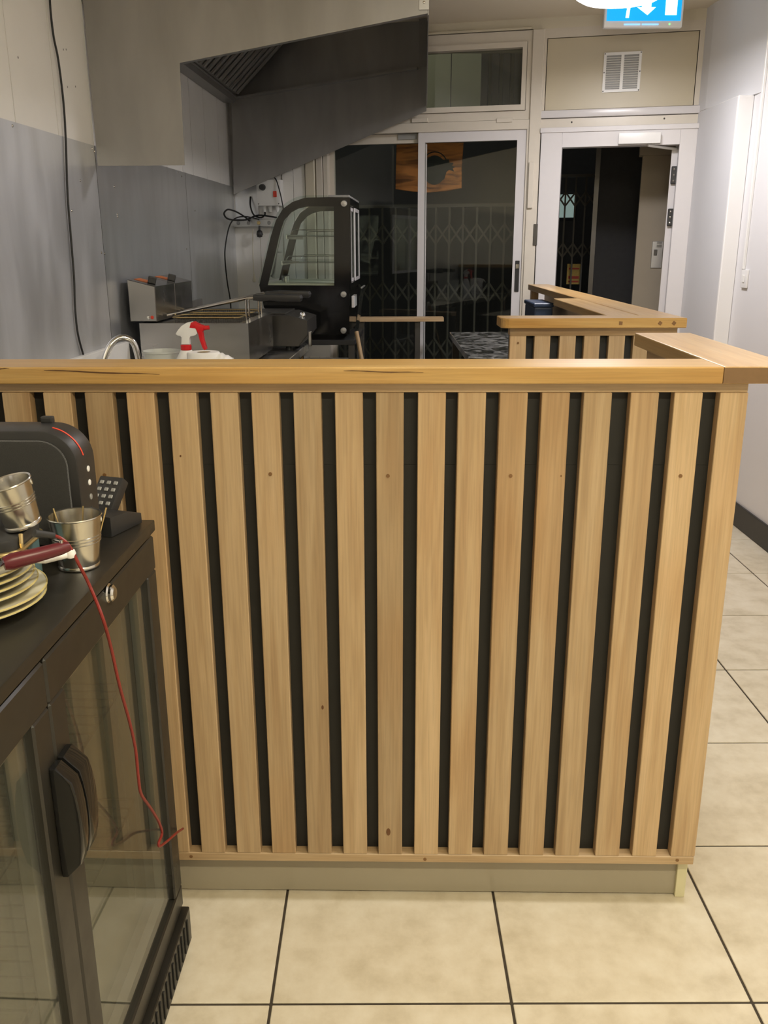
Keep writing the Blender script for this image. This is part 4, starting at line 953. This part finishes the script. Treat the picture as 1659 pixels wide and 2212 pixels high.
MB().prism([(X(1352), ZZ(39)), (X(1359), ZZ(39)), (X(1361), ZZ(18)), (X(1372), ZZ(4)), (X(1362), ZZ(-4)), (X(1350), ZZ(2)), (X(1338), ZZ(12)), (X(1340), ZZ(18)), (X(1352), ZZ(10)), (X(1354), ZZ(20))], 1, -0.005, -0.0031).build('figure', 'sign_white', ES)
for p0, p1 in ((1350, 1385), (1389, 1425)): MB().box(X(p0), X(p1), -0.002, 0.001, ZZ(54), ZZ(51)).build('light_bar', 'sign_bar', ES)
MB().lathe([(0, -0.003), (0.006, 0.001)], 12, (X(1449), 0.001, ZZ(52)), 1).build('status_led', 'led_green', ES)

# ================================================================== FRIDGE
FG = thing('glass_door_fridge', 'black double glass door back-bar fridge in the left foreground', 'fridge', FR.o, FR.a)
fw, fd = 0.90, 0.50
yN = -fw
MB().box(-fd, 0.0, yN, 0, 0.880, 0.900, 0.003, 2).build('top', 'fridge_black', FG, smooth=True)
cab = MB()
cab.box(-fd, -fd+0.03, yN+0.004, -0.004, 0.0905, 0.8795); cab.box(-fd+0.03, -0.045, yN+0.004, yN+0.03, 0.0905, 0.8795); cab.box(-fd+0.03, -0.045, -0.03, -0.004, 0.0905, 0.8795); cab.box(-fd+0.03, -0.045, yN+0.03, -0.03, 0.0905, 0.13)
cab.box(-fd+0.03, -0.045, yN+0.03, -0.03, 0.84, 0.8795)
cab.build('cabinet', 'fridge_inner', FG)
MB().box(-fd, 0.008, yN+0.002, -0.004, 0.012, 0.09, 0.002).build('plinth', 'fridge_black', FG)
for k in range(26):
    yy = -0.03-k*0.022
    MB().box(0.0085, 0.0105, yy-0.006, yy, 0.022, 0.08).build('grille_slot', 'rubber', FG)
for xx in (-0.44, -0.03):
    for yy in (yN+0.06, -0.06): MB().lathe([(0.02, 0.0005), (0.02, 0.0115)], 12, (xx, yy, 0)).build('foot', 'rubber', FG)
seamy = -0.53
sd = FR.atx(95, 1430, -0.004); seamy = sd.y
zd0, zd1 = 0.095, 0.872
for k, (y0, y1) in enumerate([(seamy+0.002, -0.003), (yN+0.003, seamy-0.002)]):
    d_ = MB()
    ft = 0.048
    for (a, b, c, d) in [(y0, y1, zd1-0.062, zd1), (y0, y1, zd0, zd0+ft), (y0, y0+ft, zd0+ft, zd1-0.062), (y1-ft, y1, zd0+ft, zd1-0.062)]: d_.box(-0.042, -0.004, a, b, c, d, 0.003)
    dr = d_.build('door', 'fridge_black', FG)
    MB().box(-0.016, -0.012, y0+ft-0.004, y1-ft+0.004, zd0+ft-0.004, zd1-0.058).build('glass_pane', 'fridge_glass', dr)
    MB().box(-0.040, -0.0365, y0+ft-0.004, y1-ft+0.004, zd0+ft-0.004, zd1-0.058).build('inner_pane', 'fridge_glass', dr)
    iw = MB()
    for (a, b, c, d) in [(y0+ft, y1-ft, zd1-0.080, zd1-0.062), (y0+ft, y1-ft, zd0+ft, zd0+ft+0.018), (y0+ft, y0+ft+0.018, zd0+ft+0.018, zd1-0.080), (y1-ft-0.018, y1-ft, zd0+ft+0.018, zd1-0.080)]: iw.box(-0.036, -0.020, a, b, c, d)
    iw.build('glazing_spacer', 'aluminium', dr)
    hy = (y0+0.012) if k == 0 else (y1-0.012)
    s_ = 1 if k == 0 else -1
    hp = []
    zh0, zh1 = 0.575, 0.735
    for i in range(9):
        q = i/8; hp.append((-0.004+0.040*(math.sin(PI*q)**0.25 if 0 < q < 1 else 0)*0.8+0.002, zh0+(zh1-zh0)*q))
    MB().prism([(-0.0035, zh0)]+[(max(h[0], 0.004), h[1]) for h in hp]+[(-0.0035, zh1)], 1, hy-0.012, hy+0.022 if k == 0 else hy+0.012, 0.003, 2).build('handle', 'black_gloss', dr, smooth=True)
    if k == 0:
        lk = FR.atx(235, 1281, -0.003)
        MB().lathe([(0.0, 0.010), (0.009, 0.010), (0.0125, 0.007), (0.0125, 0.003), (0.015, 0.001), (0.015, -0.0005)], 22, (-0.0035, lk.y, lk.z), 0).build('lock', 'chrome', dr, smooth=True)
# wire shelves and shelf ladder inside
for zz in (0.36, 0.60):
    wm = MB()
    for i in range(30):
        y = yN+0.04+(fw-0.08)*i/29; wm.box(-fd+0.04, -0.07, y-0.0012, y+0.0012, zz, zz+0.0024)
    for x in (-fd+0.04, -0.27, -0.07): wm.box(x-0.002, x+0.002, yN+0.035, -0.035, zz-0.004, zz)
    o = wm.build('wire_shelf', 'chrome', FG)
for yy in (-0.034, yN+0.034):
    MB().box(-0.10, -0.088, yy-0.003, yy+0.003, 0.131, 0.839).build('shelf_ladder', 'aluminium', FG)
MB().lathe([(0.008, 0.30), (0.008, 0.80)], 12, (-0.065, seamy, 0)).build('lamp_tube', 'white_plastic', FG, smooth=True)

# ------------------------------------------------------------------ things on the fridge
ZF = 0.9005
# black speaker
p = onz(222, 1162, ZF)
SPK = thing('portable_speaker', 'black portable speaker with fabric front standing on the fridge', 'speaker', (p.x, p.y, ZF), FR.a)
sw_, sd_ = 0.34, 0.075
shh = ony(150, 916, p.y-0.02).z-ZF
r_ = 0.055
pr2 = [(-sw_+0.0, 0.0), (0, 0.0)] + [(-r_+r_*math.cos(math.radians(a)), shh-r_+r_*math.sin(math.radians(a))) for a in range(0, 91, 10)] + [(-sw_+r_+r_*math.cos(math.radians(a)), shh-r_+r_*math.sin(math.radians(a))) for a in range(90, 181, 10)]
MB().prism(pr2, 1, -sd_, 0, 0.004, 2).build('shell', 'black_plastic', SPK, smooth=True)
ins = 0.014; ri = r_-ins
g2 = [(-sw_+ins, ins), (-ins, ins)] + [(-r_+ri*math.cos(math.radians(a)), shh-r_+ri*math.sin(math.radians(a))) for a in range(0, 91, 10)] + [(-sw_+r_+ri*math.cos(math.radians(a)), shh-r_+ri*math.sin(math.radians(a))) for a in range(90, 181, 10)]
MB().prism(g2, 1, -sd_-0.006, -sd_+0.001, 0.004, 2).build('fabric_grille', 'black_fabric', SPK, smooth=True)
rl = [(-r_+(r_+0.0006)*math.cos(math.radians(a)), -sd_*0.62, shh-r_+(r_+0.0006)*math.sin(math.radians(a))) for a in range(12, 79, 6)]
MB().tube(rl, 0.0011, 6).build('red_accent', 'red_line', SPK)
for zz, m_ in ((0.125, 'white_plastic'), (0.103, 'white_plastic'), (0.080, 'grey_plastic'), (0.060, 'black_plastic')):
    MB().lathe([(0, 0.0016), (0.0045, 0.0012), (0.005, -0.0005)], 14, (0.0, -sd_*0.45, zz), 0).build('button', m_, SPK)
MB().box(-0.075, -0.056, -0.014, -0.002, shh-0.001, shh+0.010, 0.003, 2).build('aerial_mount', 'black_plastic', SPK)
# card terminal / phone cradle
p = onz(278, 1140, ZF)
PT = thing('card_terminal', 'black card terminal in its cradle beside the speaker', 'card terminal', (p.x-0.022, p.y+0.004, ZF), math.radians(-20))
MB().prism([(-0.05, 0), (0.035, 0), (0.035, 0.018), (0.0, 0.03), (-0.05, 0.034)], 0, -0.028, 0.028, 0.003, 2).xf(Matrix.Identity(4)).build('cradle', 'black_plastic', PT, smooth=True)
hs = MB().box(-0.024, 0.024, -0.012, 0.008, 0.0, 0.066, 0.004, 2).build('handset', 'black_plastic', PT, (-0.030, 0.004, 0.020), smooth=True); hs.rotation_euler = (math.radians(-42), 0, 0)
kk = None
for r in range(4):
    for c in range(3):
        l = (-0.014+c*0.014, -0.0125, 0.014+r*0.013)
        if kk is None: kk = MB().box(-0.004, 0.004, -0.0015, 0.001, -0.0035, 0.0035, 0.001).build('key', 'grey_plastic', hs, l)
        else: place(kk, hs, l)
# pails
def pail(label, loc, rot, S=1.0):
    P = thing('metal_pail', label, 'pail', loc, 0, 'small galvanised pails on the fridge', rot)
    h = 0.080*S; r0, r1 = 0.029*S, 0.0375*S
    rr = lambda q: r0+(r1-r0)*q
    prof = [(r0-0.001, 0.0), (r0+0.001, 0.001), (r0+0.0012, 0.004), (r0, 0.006)]
    for q in (0.2, 0.40): prof.append((rr(q), h*q))
    for q in (0.50, 0.56, 0.62): prof += [(rr(q), h*(q-0.012)), (rr(q)+0.0013, h*q), (rr(q), h*(q+0.012))]
    prof += [(r1, h-0.003), (r1+0.0018, h-0.0015), (r1+0.0012, h), (r1-0.001, h-0.001), (rr(0.5)-0.0015, h*0.5), (r0-0.002, 0.003), (0.0, 0.003)]
    MB().lathe(prof, 36, cap=False).build('wall', 'galvanised', P, smooth=True)
    MB().lathe([(0.0, 0.0015), (r0-0.0015, 0.0015)], 36, cap=False).build('base', 'galvanised', P)
    for s in (-1, 1):
        MB().lathe([(0.0, 0.002), (0.004, 0.0015), (0.0045, 0)], 10, (s*(rr(0.86)), 0, h*0.86), 0).build('ear', 'galvanised', P)
    n = 14; pts = [(rr(0.86)*math.cos(PI*i/n)*1.04, -0.02*math.sin(PI*i/n)-0.001-0.015*math.sin(PI*i/n), h*0.86+0.006+0.016*math.sin(PI*i/n)) for i in range(n+1)]
    return P
p = onz(165, 1236, ZF)
pail('small galvanised pail standing upright on the fridge with screws in it', (p.x-0.004, p.y+0.027, ZF), (0, 0, 0.4))
# screws standing in the pail
for dx, dy, tx, ty in ((0.0, 0.012, 0.1, 0.06), (-0.02, 0.005, -0.25, 0.1), (0.024, 0.012, 0.30, 0.1)):
    sc_ = tag(MB().tube([(0, 0, 0.0), (0, 0, 0.084)], [0.0008, 0.0013], 6).build('wood_screw', 'gold', None, (p.x-0.004+dx*0.7, p.y+0.027+dy, ZF+0.0045), smooth=True), {0.1: 'upright brass screw in the middle of the upright pail', -0.25: 'brass screw leaning left in the upright pail', 0.30: 'brass screw leaning right in the upright pail'}[tx], 'screw', 'screws in the pail')
    sc_.rotation_euler = (ty*-1, tx, 0)
# plates
pc_ = Vector((-0.337, -0.240, ZF))
zz = 0.0
radii = [0.104, 0.104, 0.094, 0.093, 0.092, 0.090]
names = ['bottom plate of the stack, large and cream', 'floral decorated cream plate second from the bottom of the stack', 'third cream plate from the bottom of the stack', 'fourth cream plate from the bottom of the stack', 'fifth cream plate from the bottom of the stack', 'topmost cream plate of the stack under the maroon handle']
for i, (r, nm) in enumerate(zip(radii, names)):
    pt = thing('plate', nm, 'plate', (pc_.x+random.uniform(-.003, .003), pc_.y+random.uniform(-.003, .003), ZF+zz), 0, 'stacked plates on the fridge')
    MB().lathe([(0.0, 0.0005), (r*0.55, 0.0005), (r*0.58, 0.0030), (r*0.72, 0.0065), (r*0.97, 0.0145), (r, 0.0165), (r*0.995, 0.0185), (r*0.96, 0.0175), (r*0.7, 0.0105), (r*0.58, 0.0070), (0.0, 0.0060)], 48, cap=False).build('dish', 'china', pt, smooth=True)
    MB().lathe([(r*0.985, 0.0186), (r*1.001, 0.0184), (r*1.002, 0.0168), (r*0.998, 0.0166)], 48, cap=False).build('gilt_rim', 'china_rim', pt, smooth=True)
    zz += 0.0095
ztopP = ZF+zz-0.0095+0.0195
# dark book / box behind the plates, black tray with a gold rim on it, tilted pail in the tray
q = onz(114, 1215, ZF)
bk = thing('storage_tin', 'dark box with a white panel and teal edge behind the plates', 'box', (q.x+0.002, -0.128, ZF), FR.a)
MB().box(-0.15, -0.005, -0.02, 0.012, 0, 0.084, 0.002).build('body', 'black_plastic', bk)
MB().box(-0.14, -0.012, -0.0215, -0.0202, 0.052, 0.081).build('white_panel', 'paper', bk)
MB().box(-0.14, -0.012, -0.0215, -0.0202, 0.024, 0.029).build('pale_stripe', 'paper', bk)
MB().box(-0.0045, 0.003, -0.0215, 0.013, 0, 0.085, 0.001).build('edge', 'teal', bk)
tq = ony(70, 1168, bk.location.y-0.06)
TY = thing('small_tray', 'black tray with a worn gold rim resting on the plate stack', 'tray', (tq.x-0.105, -0.185, ztopP+0.0035), 0)
def rrect(x0, x1, y0, y1, r, n=5):
    out = []
    for cx_, cy_, a0 in ((x1-r, y0+r, -90), (x1-r, y1-r, 0), (x0+r, y1-r, 90), (x0+r, y0+r, 180)): out += [(cx_+r*math.cos(math.radians(a0+90*i/n)), cy_+r*math.sin(math.radians(a0+90*i/n))) for i in range(n+1)]
    return out
MB().prism(rrect(-0.10, 0.10, -0.055, 0.055, 0.022), 2, 0.0, 0.022, 0.003, 2).build('body', 'black_plastic', TY, smooth=True)
MB().tube([(x, y, 0.004) for x, y in rrect(-0.1015, 0.1015, -0.0565, 0.0565, 0.023)], 0.0034, 8, closed=True).build('lower_rim', 'gold', TY, smooth=True)
MB().tube([(0.1005, -0.03, 0.004), (0.103, -0.035, 0.014), (0.101, -0.028, 0.024)], 0.003, 8).build('corner_guard', 'gold', TY, smooth=True)
zt_ = TY.location.z+0.0225
q = ony(44, 1150, -0.185)
pail('small galvanised pail tipped to the side on top of the tray', (q.x+0.006, -0.185, zt_+0.0055), (math.radians(4), math.radians(-13), 0.3), 0.80)
# maroon handled knife across the plates
k0 = ony(8, 1218, -0.285); k1 = ony(150, 1180, -0.24)
KN = thing('knife', 'knife with a maroon handle lying across the top plate', 'knife', k0)
d = k1-k0
wv = Vector((0, -1, 0.55)).normalized()
b_ = MB()
b_.tube([(0, 0, 0), d*0.12, d*0.5, d*0.85, d*1.0], [0.0085, 0.011, 0.0095, 0.0085, 0.006], 12).build('handle', 'maroon', KN, smooth=True)
MB().box(-0.06, 0.0, -0.008, 0.008, -0.001, 0.001).build('blade', 'chrome', KN)
MB().lathe([(0.0, 0.012), (0.0025, 0.0118), (0.003, 0.0)], 10, d*0.88+Vector((0, 0, -0.001))).build('rivet', 'chrome', KN)
# white hook handle below it
w0 = ony(98, 1210, -0.22); w1 = ony(152, 1196, -0.20)
WH = thing('white_utensil', 'white plastic utensil end showing under the maroon knife handle', 'utensil', w0)
MB().tube([(-0.06, 0.01, -0.002), (0, 0, 0), (w1-w0)*0.85, (w1-w0)], [0.004, 0.0045, 0.005, 0.0055], 10).build('shaft', 'white_plastic', WH, smooth=True)
MB().lathe([(0, -0.0075), (0.006, -0.005), (0.0075, 0), (0.006, 0.005), (0, 0.0075)], 14, w1-w0).build('knob_end', 'white_plastic', WH, smooth=True)
# red charging cable
s = ony(78, 1151, -0.215)
plugp = [ony(74, 1152, -0.22), ony(116, 1157, -0.2)]
RC = thing('charging_cable', 'red charging cable with a black plug hanging down the fridge door', 'cable', (0, 0, 0))
MB().tube(plugp, [0.0055, 0.0045], 10).build('plug', 'black_plastic', RC, smooth=True)
pp = [plugp[1], ony(132, 1163, -0.2), ony(150, 1180, -0.2), ony(172, 1222, -0.2), ony(195, 1268, -0.19)]
X_ = -0.165
pp += [onx(*q, X_) for q in [(222, 1335), (240, 1400), (258, 1480), (280, 1560), (293, 1620), (299, 1680), (305, 1715), (325, 1745), (343, 1775), (350, 1800), (343, 1820), (345, 1828), (360, 1818)]]
pp += [onx(382, 1799, X_-0.0), onx(395, 1790, X_-0.02)]
MB().tube(smooth_path(pp, 6), 0.0023, 8).build('cord', 'red_cable', RC, smooth=True)
